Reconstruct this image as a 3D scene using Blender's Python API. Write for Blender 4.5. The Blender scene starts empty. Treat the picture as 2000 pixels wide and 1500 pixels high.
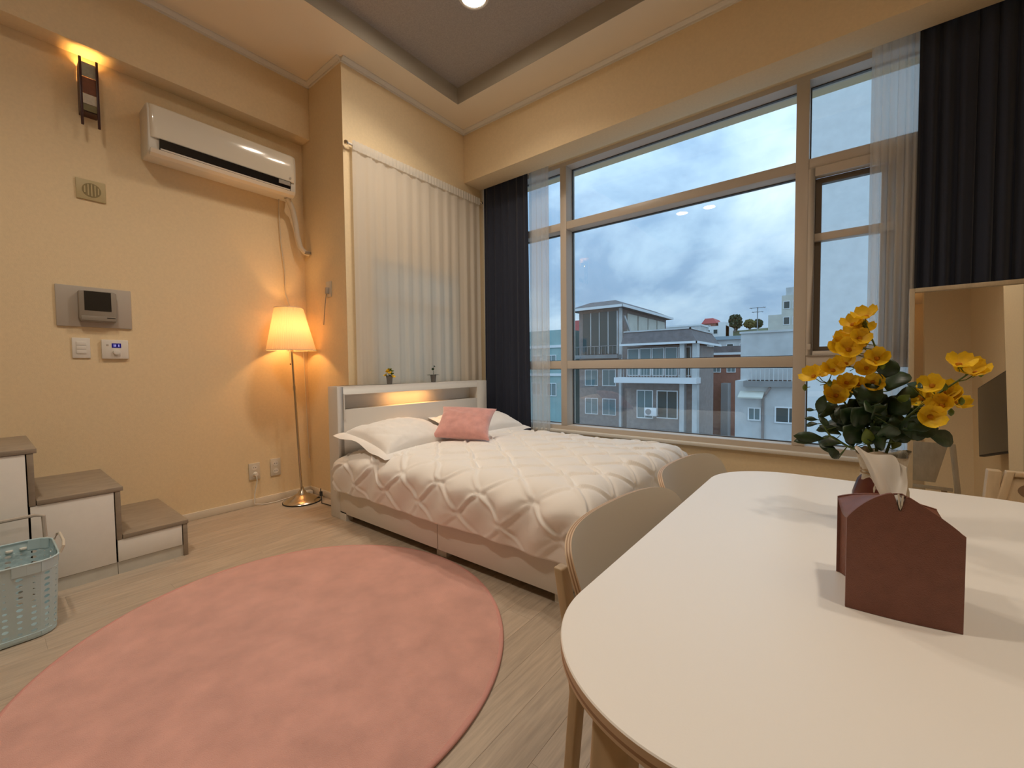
import bpy, bmesh, math, random
from mathutils import Vector, Matrix, noise as mnoise
random.seed(7)
PI = math.pi
sc = bpy.context.scene
COL = sc.collection

# ------------------------------------------------------------------ camera
F_PX, YAW, PITCH, ROLL = 818.33, math.radians(38.067), math.radians(-2.191), math.radians(0.5855)
fwd = Vector((-math.sin(YAW) * math.cos(PITCH), math.cos(YAW) * math.cos(PITCH), math.sin(PITCH)))
rgt = Vector((math.cos(YAW), math.sin(YAW), 0))
dwn = fwd.cross(rgt)
cr = rgt * math.cos(ROLL) + dwn * math.sin(ROLL)
cd = -rgt * math.sin(ROLL) + dwn * math.cos(ROLL)
cam = bpy.data.cameras.new('camera')
cam.sensor_fit = 'HORIZONTAL'
cam.sensor_width = 36
cam.lens = F_PX / 2000 * 36
cam.clip_start, cam.clip_end = 0.02, 1000
camo = bpy.data.objects.new('camera', cam)
mw = Matrix.Identity(4)
for i in range(3):
    mw[i][0], mw[i][1], mw[i][2] = cr[i], -cd[i], -fwd[i]
mw[0][3], mw[1][3], mw[2][3] = 0, 0, 1.06
camo.matrix_world = mw
COL.objects.link(camo)
sc.camera = camo

# ------------------------------------------------------------------ exposure, world
vs = sc.view_settings
vs.view_transform, vs.look, vs.exposure, vs.gamma, vs.use_curve_mapping = 'Standard', 'None', 0.15, 1.0, False
cy = sc.cycles
cy.use_light_tree = False
cy.max_bounces, cy.diffuse_bounces, cy.glossy_bounces, cy.transmission_bounces, cy.transparent_max_bounces = 6, 4, 3, 3, 8
SKY_STRENGTH = 1.12
W_DOWN = (1.0, 0.86, 0.70)      # ceiling lights
W_LAMP = (1.0, 0.50, 0.16)      # floor lamp, sconce, bed niche
L_DOWN = 42.0
P_DOWN = 7.0                   # watts of each ceiling light
world = bpy.data.worlds.new('dusk_sky')
sc.world = world
world.use_nodes = True
wn, wl = world.node_tree.nodes, world.node_tree.links
wn.clear()


def node(nt, t, **kw):
    n = nt.nodes.new(t)
    for k, v in kw.items():
        if k == 'ins':
            for a, b in v.items():
                n.inputs[a].default_value = b
        else:
            setattr(n, k, v)
    return n


def ramp(nt, stops):
    r = nt.nodes.new('ShaderNodeValToRGB')
    el = r.color_ramp.elements
    while len(el) < len(stops):
        el.new(0.5)
    for e, (p, c) in zip(el, stops):
        e.position = p
        e.color = (*c, 1) if len(c) == 3 else c
    return r


def build_world():
    nt = world.node_tree
    tc = node(nt, 'ShaderNodeTexCoord')
    sep = node(nt, 'ShaderNodeSeparateXYZ')
    wl.new(tc.outputs['Generated'], sep.inputs[0])
    mx = node(nt, 'ShaderNodeMath', operation='MAXIMUM', ins={1: 0.0})
    wl.new(sep.outputs['Z'], mx.inputs[0])
    ad = node(nt, 'ShaderNodeMath', operation='ADD', ins={1: 0.50})
    wl.new(mx.outputs[0], ad.inputs[0])
    dv = [node(nt, 'ShaderNodeMath', operation='DIVIDE') for _ in range(2)]
    for d, ax in zip(dv, 'XY'):
        wl.new(sep.outputs[ax], d.inputs[0])
        wl.new(ad.outputs[0], d.inputs[1])
    cb = node(nt, 'ShaderNodeCombineXYZ')
    wl.new(dv[0].outputs[0], cb.inputs[0])
    wl.new(dv[1].outputs[0], cb.inputs[1])
    mp = node(nt, 'ShaderNodeMapping')
    mp.inputs['Scale'].default_value = (1.15, 1.25, 1)
    mp.inputs['Location'].default_value = (3.1, 2.2, 0)
    wl.new(cb.outputs[0], mp.inputs[0])
    n1 = node(nt, 'ShaderNodeTexNoise', ins={'Scale': 1.9, 'Detail': 6.0, 'Roughness': 0.56, 'Distortion': 0.25})
    wl.new(mp.outputs[0], n1.inputs['Vector'])
    cr1 = ramp(nt, [(0.30, (0.17, 0.30, 0.47)), (0.43, (0.22, 0.35, 0.52)), (0.52, (0.33, 0.48, 0.64)),
                    (0.62, (0.44, 0.585, 0.72)), (0.75, (0.60, 0.73, 0.82))])
    wl.new(n1.outputs['Fac'], cr1.inputs[0])
    # haze near the horizon, ground tone below it
    hz = ramp(nt, [(0.0, (0, 0, 0)), (0.12, (1, 1, 1))])
    wl.new(mx.outputs[0], hz.inputs[0])
    mix = node(nt, 'ShaderNodeMix', data_type='RGBA')
    mix.inputs[6].default_value = (0.40, 0.55, 0.70, 1)
    wl.new(hz.outputs[0], mix.inputs[0])
    wl.new(cr1.outputs[0], mix.inputs[7])
    lt = node(nt, 'ShaderNodeMath', operation='LESS_THAN', ins={1: -0.01})
    wl.new(sep.outputs['Z'], lt.inputs[0])
    mix2 = node(nt, 'ShaderNodeMix', data_type='RGBA')
    wl.new(lt.outputs[0], mix2.inputs[0])
    wl.new(mix.outputs[2], mix2.inputs[6])
    mix2.inputs[7].default_value = (0.18, 0.19, 0.20, 1)
    # overcast sky: brighter toward the zenith
    zg = node(nt, 'ShaderNodeMath', operation='MULTIPLY_ADD', ins={1: 1.6 * SKY_STRENGTH, 2: SKY_STRENGTH})
    wl.new(mx.outputs[0], zg.inputs[0])
    bg = node(nt, 'ShaderNodeBackground')
    wl.new(zg.outputs[0], bg.inputs['Strength'])
    wl.new(mix2.outputs[2], bg.inputs[0])
    out = node(nt, 'ShaderNodeOutputWorld')
    wl.new(bg.outputs[0], out.inputs[0])


build_world()

# ------------------------------------------------------------------ materials
MATS = {}


def M(name, col, rough=0.5, metal=0.0, var=0.0, scale=12.0, stretch=(1, 1, 1), bump=0.0, bscale=150.0,
      spec=0.5, emis=None, coat=0.0, rnd=0.0, sheen=0.0, trans=0.0):
    if name in MATS:
        return MATS[name]
    m = bpy.data.materials.new(name)
    m.use_nodes = True
    nt = m.node_tree
    nt.nodes.clear()
    p = node(nt, 'ShaderNodeBsdfPrincipled')
    out = node(nt, 'ShaderNodeOutputMaterial')
    p.inputs['Roughness'].default_value = rough
    p.inputs['Metallic'].default_value = metal
    p.inputs['Specular IOR Level'].default_value = spec
    p.inputs['Coat Weight'].default_value = coat
    p.inputs['Sheen Weight'].default_value = sheen
    p.inputs['Base Color'].default_value = (*col, 1)
    m.diffuse_color = (*col, 1)
    if emis:
        p.inputs['Emission Color'].default_value = (*emis[0], 1)
        p.inputs['Emission Strength'].default_value = emis[1]
    tc = node(nt, 'ShaderNodeTexCoord')
    src = None
    if var:
        mp = node(nt, 'ShaderNodeMapping')
        mp.inputs['Scale'].default_value = stretch
        nt.links.new(tc.outputs['Object'], mp.inputs[0])
        if rnd:
            oi = node(nt, 'ShaderNodeObjectInfo')
            ml = node(nt, 'ShaderNodeMath', operation='MULTIPLY', ins={1: 37.0})
            nt.links.new(oi.outputs['Random'], ml.inputs[0])
            cbv = node(nt, 'ShaderNodeCombineXYZ')
            for k in range(3):
                nt.links.new(ml.outputs[0], cbv.inputs[k])
            nt.links.new(cbv.outputs[0], mp.inputs['Location'])
        nz = node(nt, 'ShaderNodeTexNoise', ins={'Scale': scale, 'Detail': 3.0, 'Roughness': 0.6})
        nt.links.new(mp.outputs[0], nz.inputs['Vector'])
        lo = tuple(max(0, c * (1 - var)) for c in col)
        hi = tuple(min(1, c * (1 + var)) for c in col)
        rp = ramp(nt, [(0.3, lo), (0.7, hi)])
        nt.links.new(nz.outputs['Fac'], rp.inputs[0])
        src = rp.outputs[0]
    if rnd:
        oi = node(nt, 'ShaderNodeObjectInfo')
        rp2 = ramp(nt, [(0.0, (1 - rnd,) * 3), (1.0, (1 + rnd,) * 3)])
        nt.links.new(oi.outputs['Random'], rp2.inputs[0])
        mul = node(nt, 'ShaderNodeMix', data_type='RGBA', blend_type='MULTIPLY')
        mul.inputs[0].default_value = 1
        if src:
            nt.links.new(src, mul.inputs[6])
        else:
            mul.inputs[6].default_value = (*col, 1)
        nt.links.new(rp2.outputs[0], mul.inputs[7])
        src = mul.outputs[2]
    if src:
        nt.links.new(src, p.inputs['Base Color'])
    if bump:
        nb = node(nt, 'ShaderNodeTexNoise', ins={'Scale': bscale, 'Detail': 1.0})
        nt.links.new(tc.outputs['Object'], nb.inputs['Vector'])
        bp = node(nt, 'ShaderNodeBump', ins={'Strength': bump, 'Distance': 0.002})
        nt.links.new(nb.outputs['Fac'], bp.inputs['Height'])
        nt.links.new(bp.outputs[0], p.inputs['Normal'])
    surf = p.outputs[0]
    if trans:
        t = node(nt, 'ShaderNodeBsdfTranslucent')
        t.inputs[0].default_value = (*col, 1)
        ms = node(nt, 'ShaderNodeMixShader', ins={0: trans})
        nt.links.new(p.outputs[0], ms.inputs[1])
        nt.links.new(t.outputs[0], ms.inputs[2])
        surf = ms.outputs[0]
    nt.links.new(surf, out.inputs[0])
    MATS[name] = m
    return m


def raw_mat(name):
    m = bpy.data.materials.new(name)
    m.use_nodes = True
    m.node_tree.nodes.clear()
    MATS[name] = m
    return m, m.node_tree


def glass_mat(name, tint=(0.95, 0.985, 0.98), ior=1.5, rough=0.0):
    m, nt = raw_mat(name)
    tr = node(nt, 'ShaderNodeBsdfTransparent')
    tr.inputs[0].default_value = (*tint, 1)
    gl = node(nt, 'ShaderNodeBsdfGlossy', ins={'Roughness': rough})
    fr = node(nt, 'ShaderNodeFresnel')
    ge = node(nt, 'ShaderNodeNewGeometry')
    io = node(nt, 'ShaderNodeMapRange', ins={3: ior, 4: 1 / ior})
    nt.links.new(ge.outputs['Backfacing'], io.inputs[0])
    nt.links.new(io.outputs[0], fr.inputs['IOR'])
    ms = node(nt, 'ShaderNodeMixShader')
    out = node(nt, 'ShaderNodeOutputMaterial')
    nt.links.new(fr.outputs[0], ms.inputs[0])
    nt.links.new(tr.outputs[0], ms.inputs[1])
    nt.links.new(gl.outputs[0], ms.inputs[2])
    nt.links.new(ms.outputs[0], out.inputs[0])
    return m


def sheer_mat(name, col, open_):
    m, nt = raw_mat(name)
    tr = node(nt, 'ShaderNodeBsdfTransparent')
    df = node(nt, 'ShaderNodeBsdfDiffuse')
    tl = node(nt, 'ShaderNodeBsdfTranslucent')
    df.inputs[0].default_value = tl.inputs[0].default_value = (*col, 1)
    a = node(nt, 'ShaderNodeMixShader', ins={0: 0.45})
    b = node(nt, 'ShaderNodeMixShader', ins={0: open_})
    out = node(nt, 'ShaderNodeOutputMaterial')
    nt.links.new(df.outputs[0], a.inputs[1])
    nt.links.new(tl.outputs[0], a.inputs[2])
    nt.links.new(a.outputs[0], b.inputs[1])
    nt.links.new(tr.outputs[0], b.inputs[2])
    nt.links.new(b.outputs[0], out.inputs[0])
    return m


def emit_mat(name, col, strength):
    m, nt = raw_mat(name)
    e = node(nt, 'ShaderNodeEmission', ins={'Strength': strength})
    e.inputs[0].default_value = (*col, 1)
    out = node(nt, 'ShaderNodeOutputMaterial')
    nt.links.new(e.outputs[0], out.inputs[0])
    return m


WALL = M('wallpaper_cream', (0.82, 0.655, 0.415), 0.75, var=0.03, scale=60, bump=0.25, bscale=260)
CEIL = M('ceiling_white', (0.87, 0.76, 0.585), 0.8, bump=0.15, bscale=220)
TRAYC = M('tray_grey_paper', (0.41, 0.37, 0.335), 0.85, var=0.12, scale=120, bump=0.3, bscale=300)
TRAYS = M('tray_side', (0.46, 0.42, 0.34), 0.8)  # ceiling white darkened: the shade on the tray sides is put into the colour
TRIM = M('trim_paint', (0.78, 0.74, 0.66), 0.6)
BASEB = M('baseboard_paint', (0.74, 0.66, 0.54), 0.5)
FRAME = M('window_frame_beige', (0.60, 0.53, 0.45), 0.38)
DARKG = M('gasket_dark', (0.06, 0.055, 0.05), 0.5)
GLASS = glass_mat('window_glass', (0.98, 0.995, 0.99), 1.78)
PLANK = M('floor_plank', (0.45, 0.365, 0.28), 0.38, var=0.16, scale=5, stretch=(14, 1.0, 4), rnd=0.05, bump=0.06, bscale=90)
SUBFL = M('floor_seam', (0.30, 0.25, 0.20), 0.7)
WHITEW = M('white_laminate', (0.84, 0.82, 0.77), 0.42, var=0.015, scale=30)
BEDW = M('bed_white', (0.72, 0.69, 0.64), 0.45)
COTTON = M('cotton_white', (0.89, 0.86, 0.82), 0.85, bump=0.12, bscale=700, sheen=0.2)
PINK = M('pink_velvet', (0.68, 0.33, 0.30), 0.75, var=0.10, scale=18, bump=0.2, bscale=300, sheen=0.7)
RUGM = M('rug_pile_pink', (0.66, 0.35, 0.295), 0.95, var=0.13, scale=6, bump=1.0, bscale=420, sheen=0.5)
RUGE = M('rug_binding', (0.60, 0.30, 0.26), 0.9, bump=0.3, bscale=300)
NAVY = M('navy_curtain', (0.016, 0.022, 0.044), 0.8, var=0.1, scale=300, sheen=0.15)
SHEER = sheer_mat('sheer_voile', (0.86, 0.83, 0.78), 0.34)
SHEER2 = sheer_mat('sheer_side', (0.86, 0.82, 0.75), 0.10)
STEEL = M('nickel', (0.62, 0.55, 0.45), 0.22, metal=1.0)
ACW = M('ac_white', (0.86, 0.80, 0.68), 0.13, coat=0.6)
ACB = M('ac_body', (0.76, 0.73, 0.66), 0.35)
BLACK = M('black_gloss', (0.008, 0.008, 0.01), 0.12)
BLACKM = M('black_matt', (0.015, 0.015, 0.016), 0.6)
OAKG = M('stair_top_oak', (0.30, 0.245, 0.185), 0.5, var=0.12, scale=9, stretch=(3, 1, 3))
PALEW = M('pale_kick', (0.58, 0.56, 0.50), 0.5, var=0.06, scale=9, stretch=(8, 1, 1))
BIRCH = M('birch_wood', (0.56, 0.42, 0.26), 0.45, var=0.10, scale=14, stretch=(3, 3, 0.6))
PLYL = M('ply_light', (0.62, 0.46, 0.31), 0.5)
PLYD = M('ply_dark', (0.34, 0.20, 0.11), 0.5)
LAMW = M('table_laminate', (0.90, 0.875, 0.83), 0.33, bump=0.03, bscale=400)
CHAIRW = M('chair_laminate', (0.60, 0.56, 0.49), 0.38)
LEATH = M('brown_leather', (0.20, 0.075, 0.048), 0.42, var=0.08, scale=60, bump=0.5, bscale=800)
LEATHE = M('leather_edge', (0.10, 0.035, 0.022), 0.5)
PAPER = M('tissue_paper', (0.80, 0.77, 0.71), 0.9, trans=0.3)
BURLAP = M('burlap_wrap', (0.52, 0.45, 0.35), 0.9, var=0.1, scale=200, bump=0.4, bscale=600)
TWINE = M('jute_twine', (0.34, 0.22, 0.11), 0.9, bump=0.5, bscale=900)
MAROON = M('maroon_glaze', (0.10, 0.025, 0.018), 0.25)
YEL = M('petal_yellow', (0.88, 0.57, 0.015), 0.55, var=0.18, scale=70, trans=0.25)
YELC = M('petal_centre', (0.55, 0.22, 0.005), 0.7)
LEAF = M('leaf_dark', (0.018, 0.045, 0.014), 0.42, var=0.35, scale=50)
LEAFL = M('leaf_light', (0.16, 0.22, 0.03), 0.5, var=0.3, scale=60, trans=0.2)
STEMG = M('stem_green', (0.10, 0.15, 0.03), 0.6)
MIRROR = M('mirror_silver', (0.90, 0.91, 0.89), 0.0, metal=1.0)
MFRAME = M('mirror_oak', (0.52, 0.42, 0.28), 0.5, var=0.1, scale=10, stretch=(4, 4, 0.6))
BLUEPL = M('basket_blue', (0.52, 0.68, 0.73), 0.45)
CREAM = M('cream_plastic', (0.66, 0.60, 0.50), 0.45)
WHPL = M('white_plastic', (0.78, 0.74, 0.67), 0.38)
GREYPL = M('grey_plate', (0.46, 0.41, 0.35), 0.5)
TAUPE = M('taupe_plastic', (0.30, 0.26, 0.21), 0.4)
BEIGEY = M('beige_speaker', (0.52, 0.42, 0.22), 0.5)
BEIGED = M('beige_speaker_slot', (0.27, 0.21, 0.09), 0.6)
REDW = M('sconce_wood', (0.045, 0.010, 0.008), 0.35)
POTG = M('pot_grey', (0.16, 0.15, 0.14), 0.7, var=0.1, scale=90)


# ------------------------------------------------------------------ mesh helpers
class MB:
    def __init__(s):
        s.v, s.f, s.mi = [], [], []

    def face(s, idx, m=0):
        s.f.append(tuple(idx))
        s.mi.append(m)

    def box(s, x0, x1, y0, y1, z0, z1, m=0):
        b = len(s.v)
        s.v += [(x0, y0, z0), (x1, y0, z0), (x1, y1, z0), (x0, y1, z0), (x0, y0, z1), (x1, y0, z1), (x1, y1, z1), (x0, y1, z1)]
        for q in ((0, 3, 2, 1), (4, 5, 6, 7), (0, 1, 5, 4), (1, 2, 6, 5), (2, 3, 7, 6), (3, 0, 4, 7)):
            s.face([b + i for i in q], m)
        return s

    def prism(s, pts, axis, a, b, m=0):
        """closed 2d outline pts extruded along axis ('x','y','z') from a to b"""
        n = len(pts)
        o = len(s.v)
        for t in (a, b):
            for p, q in pts:
                s.v.append({'x': (t, p, q), 'y': (p, t, q), 'z': (p, q, t)}[axis])
        for i in range(n):
            j = (i + 1) % n
            s.face((o + i, o + j, o + n + j, o + n + i), m)
        s.face([o + i for i in range(n)][::-1], m)
        s.face([o + n + i for i in range(n)], m)
        return s

    def lathe(s, prof, c=(0, 0, 0), n=24, m=0, cap=True):
        o = len(s.v)
        for r, z in prof:
            for k in range(n):
                a = 2 * PI * k / n
                s.v.append((c[0] + r * math.cos(a), c[1] + r * math.sin(a), c[2] + z))
        for i in range(len(prof) - 1):
            for k in range(n):
                l = (k + 1) % n
                s.face((o + i * n + k, o + i * n + l, o + (i + 1) * n + l, o + (i + 1) * n + k), m)
        if cap:
            s.face([o + k for k in range(n)][::-1], m)
            t = o + (len(prof) - 1) * n
            s.face([t + k for k in range(n)], m)
        return s

    def tube(s, pts, r, n=8, m=0, cap=True):
        pts = [Vector(p) for p in pts]
        rs = r if isinstance(r, (list, tuple)) else [r] * len(pts)
        o = len(s.v)
        up = Vector((0.13, 0.27, 0.95)).normalized()
        for i, p in enumerate(pts):
            d = (pts[min(i + 1, len(pts) - 1)] - pts[max(i - 1, 0)]).normalized()
            a = d.cross(up)
            if a.length < 1e-3:
                a = d.cross(Vector((1, 0, 0)))
            a.normalize()
            b = d.cross(a)
            for k in range(n):
                t = 2 * PI * k / n
                s.v.append(tuple(p + (a * math.cos(t) + b * math.sin(t)) * rs[i]))
        for i in range(len(pts) - 1):
            for k in range(n):
                l = (k + 1) % n
                s.face((o + i * n + k, o + i * n + l, o + (i + 1) * n + l, o + (i + 1) * n + k), m)
        if cap:
            s.face([o + k for k in range(n)][::-1], m)
            t = o + (len(pts) - 1) * n
            s.face([t + k for k in range(n)], m)
        return s

    def grid(s, fn, nu, nv, m=0, closed_u=False):
        o = len(s.v)
        for i in range(nu + (0 if closed_u else 1)):
            for j in range(nv + 1):
                s.v.append(tuple(fn(i / nu, j / nv)))
        R = nu if closed_u else nu
        tot = nu if closed_u else nu + 1
        for i in range(R):
            for j in range(nv):
                i2 = (i + 1) % tot
                s.face((o + i * (nv + 1) + j, o + i2 * (nv + 1) + j, o + i2 * (nv + 1) + j + 1, o + i * (nv + 1) + j + 1), m)
        return s

    def bar(s, p, q, w, h=None, m=0, up=(0, 0, 1)):
        """rectangular bar from p to q"""
        h = h or w
        p, q = Vector(p), Vector(q)
        d = (q - p).normalized()
        a = d.cross(Vector(up))
        if a.length < 1e-4:
            a = d.cross(Vector((1, 0, 0)))
        a.normalize()
        b = a.cross(d)
        o = len(s.v)
        for c in (p, q):
            for sa, sb in ((-1, -1), (1, -1), (1, 1), (-1, 1)):
                s.v.append(tuple(c + a * sa * w / 2 + b * sb * h / 2))
        for q_ in ((3, 2, 1, 0), (4, 5, 6, 7), (0, 1, 5, 4), (1, 2, 6, 5), (2, 3, 7, 6), (3, 0, 4, 7)):
            s.face([o + i for i in q_], m)
        return s

    def mesh(s, name, off=(0, 0, 0), mats=(), smooth=False, bevel=0.0, seg=2, angle=40):
        me = bpy.data.meshes.new(name)
        ov = Vector(off)
        me.from_pydata([tuple(Vector(v) - ov) for v in s.v], [], s.f)
        for mt in mats:
            me.materials.append(mt)
        for p, mi in zip(me.polygons, s.mi):
            p.material_index = mi
        bm = bmesh.new()
        bm.from_mesh(me)
        if bevel:
            bmesh.ops.remove_doubles(bm, verts=bm.verts, dist=1e-6)
            ed = [e for e in bm.edges if len(e.link_faces) == 2 and e.calc_face_angle(0) > math.radians(30)]
            bmesh.ops.bevel(bm, geom=ed, offset=bevel, segments=seg, affect='EDGES', profile=0.5, clamp_overlap=True)
        bmesh.ops.recalc_face_normals(bm, faces=bm.faces)
        bm.to_mesh(me)
        bm.free()
        if smooth or bevel:
            me.polygons.foreach_set('use_smooth', [True] * len(me.polygons))
            if hasattr(me, 'set_sharp_from_angle'):
                me.set_sharp_from_angle(angle=math.radians(angle))
        return me


OFF = {}


def link(o, parent=None):
    COL.objects.link(o)
    if parent:
        o.parent = parent
    return o


def thing(name, label, cat, loc=(0, 0, 0), group=None, kind=None):
    o = bpy.data.objects.new(name, None)
    o.empty_display_size = 0.05
    link(o)
    o.location = loc
    OFF[o.name] = Vector(loc)
    if label:
        o['label'] = label
    if cat:
        o['category'] = cat
    if group:
        o['group'] = group
    if kind:
        o['kind'] = kind
    return o


def part(name, mb, mat, parent, smooth=False, bevel=0.0, seg=2, label=None, angle=40, kind=None):
    off = OFF[parent.name]
    mats = mat if isinstance(mat, (list, tuple)) else [mat]
    o = bpy.data.objects.new(name, mb.mesh(name, off, mats, smooth, bevel, seg, angle))
    link(o, parent)
    OFF[o.name] = off
    if label:
        o['label'] = label
    if kind:
        o['kind'] = kind
    return o


def solo(name, mb, mat, label=None, cat=None, loc=(0, 0, 0), smooth=False, bevel=0.0, seg=2, group=None, kind=None, angle=40):
    mats = mat if isinstance(mat, (list, tuple)) else [mat]
    o = bpy.data.objects.new(name, mb.mesh(name, loc, mats, smooth, bevel, seg, angle))
    link(o)
    o.location = loc
    OFF[o.name] = Vector(loc)
    for k, v in (('label', label), ('category', cat), ('group', group), ('kind', kind)):
        if v:
            o[k] = v
    return o


def struct(name, mb, mat, **kw):
    return solo(name, mb, mat, kind='structure', **kw)


def dup(root, loc, rotz=0.0, label=None):
    r = root.copy()
    link(r)
    r.location = loc
    r.rotation_euler = (0, 0, rotz)
    if label:
        r['label'] = label
    for ch in root.children:
        c = ch.copy()
        link(c, r)
        for g in ch.children:
            d = g.copy()
            link(d, c)
    return r


def lamp_light(parent, kind, loc, watts, color, radius):
    l = bpy.data.lights.new('glow', kind)
    l.energy, l.color = watts, color
    if kind == 'AREA':
        l.shape, l.size, l.size_y = 'RECTANGLE', radius[0], radius[1]
    else:
        l.shadow_soft_size = radius
    o = bpy.data.objects.new('glow', l)
    link(o, parent)
    o.location = Vector(loc) - OFF[parent.name]
    return o


def B(*a):
    return MB().box(*a)


def smoothstep(a, b, x):
    t = max(0.0, min(1.0, (x - a) / (b - a)))
    return t * t * (3 - 2 * t)


# ------------------------------------------------------------------ the room
XL, YR, XC, YV, ZC = -3.613, 1.762, -2.975, 3.058, 3.396
XB, ZB = -3.471, 2.95
YPK, YF, YG = 3.29, 3.43, 3.55
XR, XR2, YREC = 1.13, 1.38, 0.62
YBACK = -3.2

fl = struct('floor', B(XL - 0.1, 1.6, YBACK - 0.1, 3.5, -0.12, -0.004), SUBFL)
PW, PL = 0.124, 1.2
cache = {}
ix, x = 0, XL
while x < XR2:
    w = min(PW, XR2 - x)
    y = YBACK - (ix * 0.43 % 1.2)
    while y < 3.42:
        y0, y1 = max(y, YBACK), min(y + PL, 3.42)
        if y1 - y0 > 0.01:
            key = (round(w, 3), round(y1 - y0, 2))
            if key not in cache:
                g = 0.00025
                cache[key] = MB().prism([(g, -0.01), (w - g, -0.01), (w - g, -0.0004), (w - g - 0.0004, 0), (g + 0.0004, 0), (g, -0.0004)],
                                        'y', g, key[1] - g).mesh('plank', mats=[PLANK])
            o = bpy.data.objects.new('plank', cache[key])
            link(o, fl)
            o.location = (x, y0, 0)
        y += PL
    x += PW
    ix += 1

struct('wall_left', B(XL - 0.15, XL, YBACK, YR + 0.15, 0, ZC + 0.2), WALL)
struct('wall_return', B(XL, XC, YR, YR + 0.15, 0, ZC + 0.2), WALL)
wy0, wy1, wz0, wz1 = 1.98, 2.96, 0.90, 1.955
mb = MB().box(XC - 0.15, XC, YR + 0.15, wy0, 0, ZC + 0.2).box(XC - 0.15, XC, wy1, 3.75, 0, ZC + 0.2)
mb.box(XC - 0.15, XC, wy0, wy1, 0, wz0).box(XC - 0.15, XC, wy0, wy1, wz1, ZC + 0.2)
struct('wall_headboard', mb, WALL)
struct('trim_1', B(XL, XB, YBACK, YR, ZB, ZC), WALL, bevel=0.004)            # beam along the left wall
struct('wall_valance', B(XC, XR, YV, YPK, 2.90, ZC + 0.2), WALL, bevel=0.004)
# wall under and beside the big window
mb = MB().box(XC, 0.42, YF - 0.01, 3.75, 0, 0.445).box(0.42, 1.5, YF - 0.01, 3.75, 0, ZC + 0.2).box(XC, 0.42, YPK, 3.75, 2.96, ZC + 0.2)
struct('wall_window', mb, WALL)
struct('trim_2', B(XC, 0.42, 3.385, 3.45, 0.445, 0.472), TRIM, bevel=0.006)     # window sill
struct('wall_right', B(XR, 1.5, YREC, 3.75, 0, ZC + 0.2), WALL)
struct('wall_recess', B(XR2, 1.5, YBACK, YREC, 0, ZC + 0.2), WALL)
struct('wall_back', B(XL, 1.5, YBACK - 0.15, YBACK, 0, ZC + 0.2), WALL)
struct('wall_partition', B(0.93, XR2, -2.12, -2.0, 0, ZC), WALL)
# ceiling: border, tray sides, tray top
tx0, tx1, ty0, ty1, TZ = -2.705, 0.75, -1.9, 2.715, 3.536
mb = MB().box(XL, tx0, YBACK, YV, ZC, ZC + 0.03).box(tx1, XR2, YBACK, YV, ZC, ZC + 0.03)
mb.box(tx0, tx1, ty1, YV, ZC, ZC + 0.03).box(tx0, tx1, YBACK, ty0, ZC, ZC + 0.03)
ce = struct('ceiling', mb, CEIL)
mb = MB().box(tx0 - 0.05, tx0 + 0.003, ty0, ty1, ZC + 0.0006, TZ).box(tx1 - 0.003, tx1 + 0.05, ty0, ty1, ZC + 0.0006, TZ)
mb.box(tx0 + 0.003, tx1 - 0.003, ty1 - 0.003, ty1 + 0.05, ZC + 0.0006, TZ).box(tx0 + 0.003, tx1 - 0.003, ty0 - 0.05, ty0 + 0.003, ZC + 0.0006, TZ)
part('tray_side', mb, TRAYS, ce)
part('tray_panel', B(tx0 - 0.05, tx1 + 0.05, ty0 - 0.05, ty1 + 0.05, TZ, TZ + 0.05), TRAYC, ce)


def crown(n, p, q, inward):
    """stepped crown moulding from p to q; inward = unit xy vector into the room"""
    prof = [(0, 0), (0.010, 0), (0.010, 0.012), (0.020, 0.020), (0.034, 0.028), (0.034, 0.036), (0, 0.036)]
    mb = MB()
    k = len(prof)
    for b in (p, q):
        for u, z in prof:
            mb.v.append((b[0] + inward[0] * u, b[1] + inward[1] * u, ZC - 0.036 + z))
    for i in range(k):
        j = (i + 1) % k
        mb.face((i, j, k + j, k + i))
    mb.face(range(k))
    mb.face([k + i for i in range(k)][::-1])
    struct('trim_%d' % n, mb, TRIM)


crown(3, (XB, YBACK), (XB, YR), (1, 0))
crown(4, (XB, YR), (XC, YR), (0, -1))
crown(5, (XC, YR), (XC, YV), (1, 0))
crown(6, (XC, YV), (XR, YV), (0, -1))
struct('baseboard_left', B(XL, XL + 0.012, 0.75, YR, 0, 0.055), BASEB, bevel=0.003)
struct('baseboard_return', B(XL + 0.012, XC, YR - 0.012, YR, 0, 0.055), BASEB, bevel=0.003)
struct('baseboard_partition', B(0.93, XR2, -2.0, -1.988, 0, 0.06), BASEB, bevel=0.003)

# ------------------------------------------------------------------ big window
w1 = thing('window_1', 'wide beige framed picture window with transoms', None, (-1.3, YF, 0.445), kind='structure')
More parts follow.
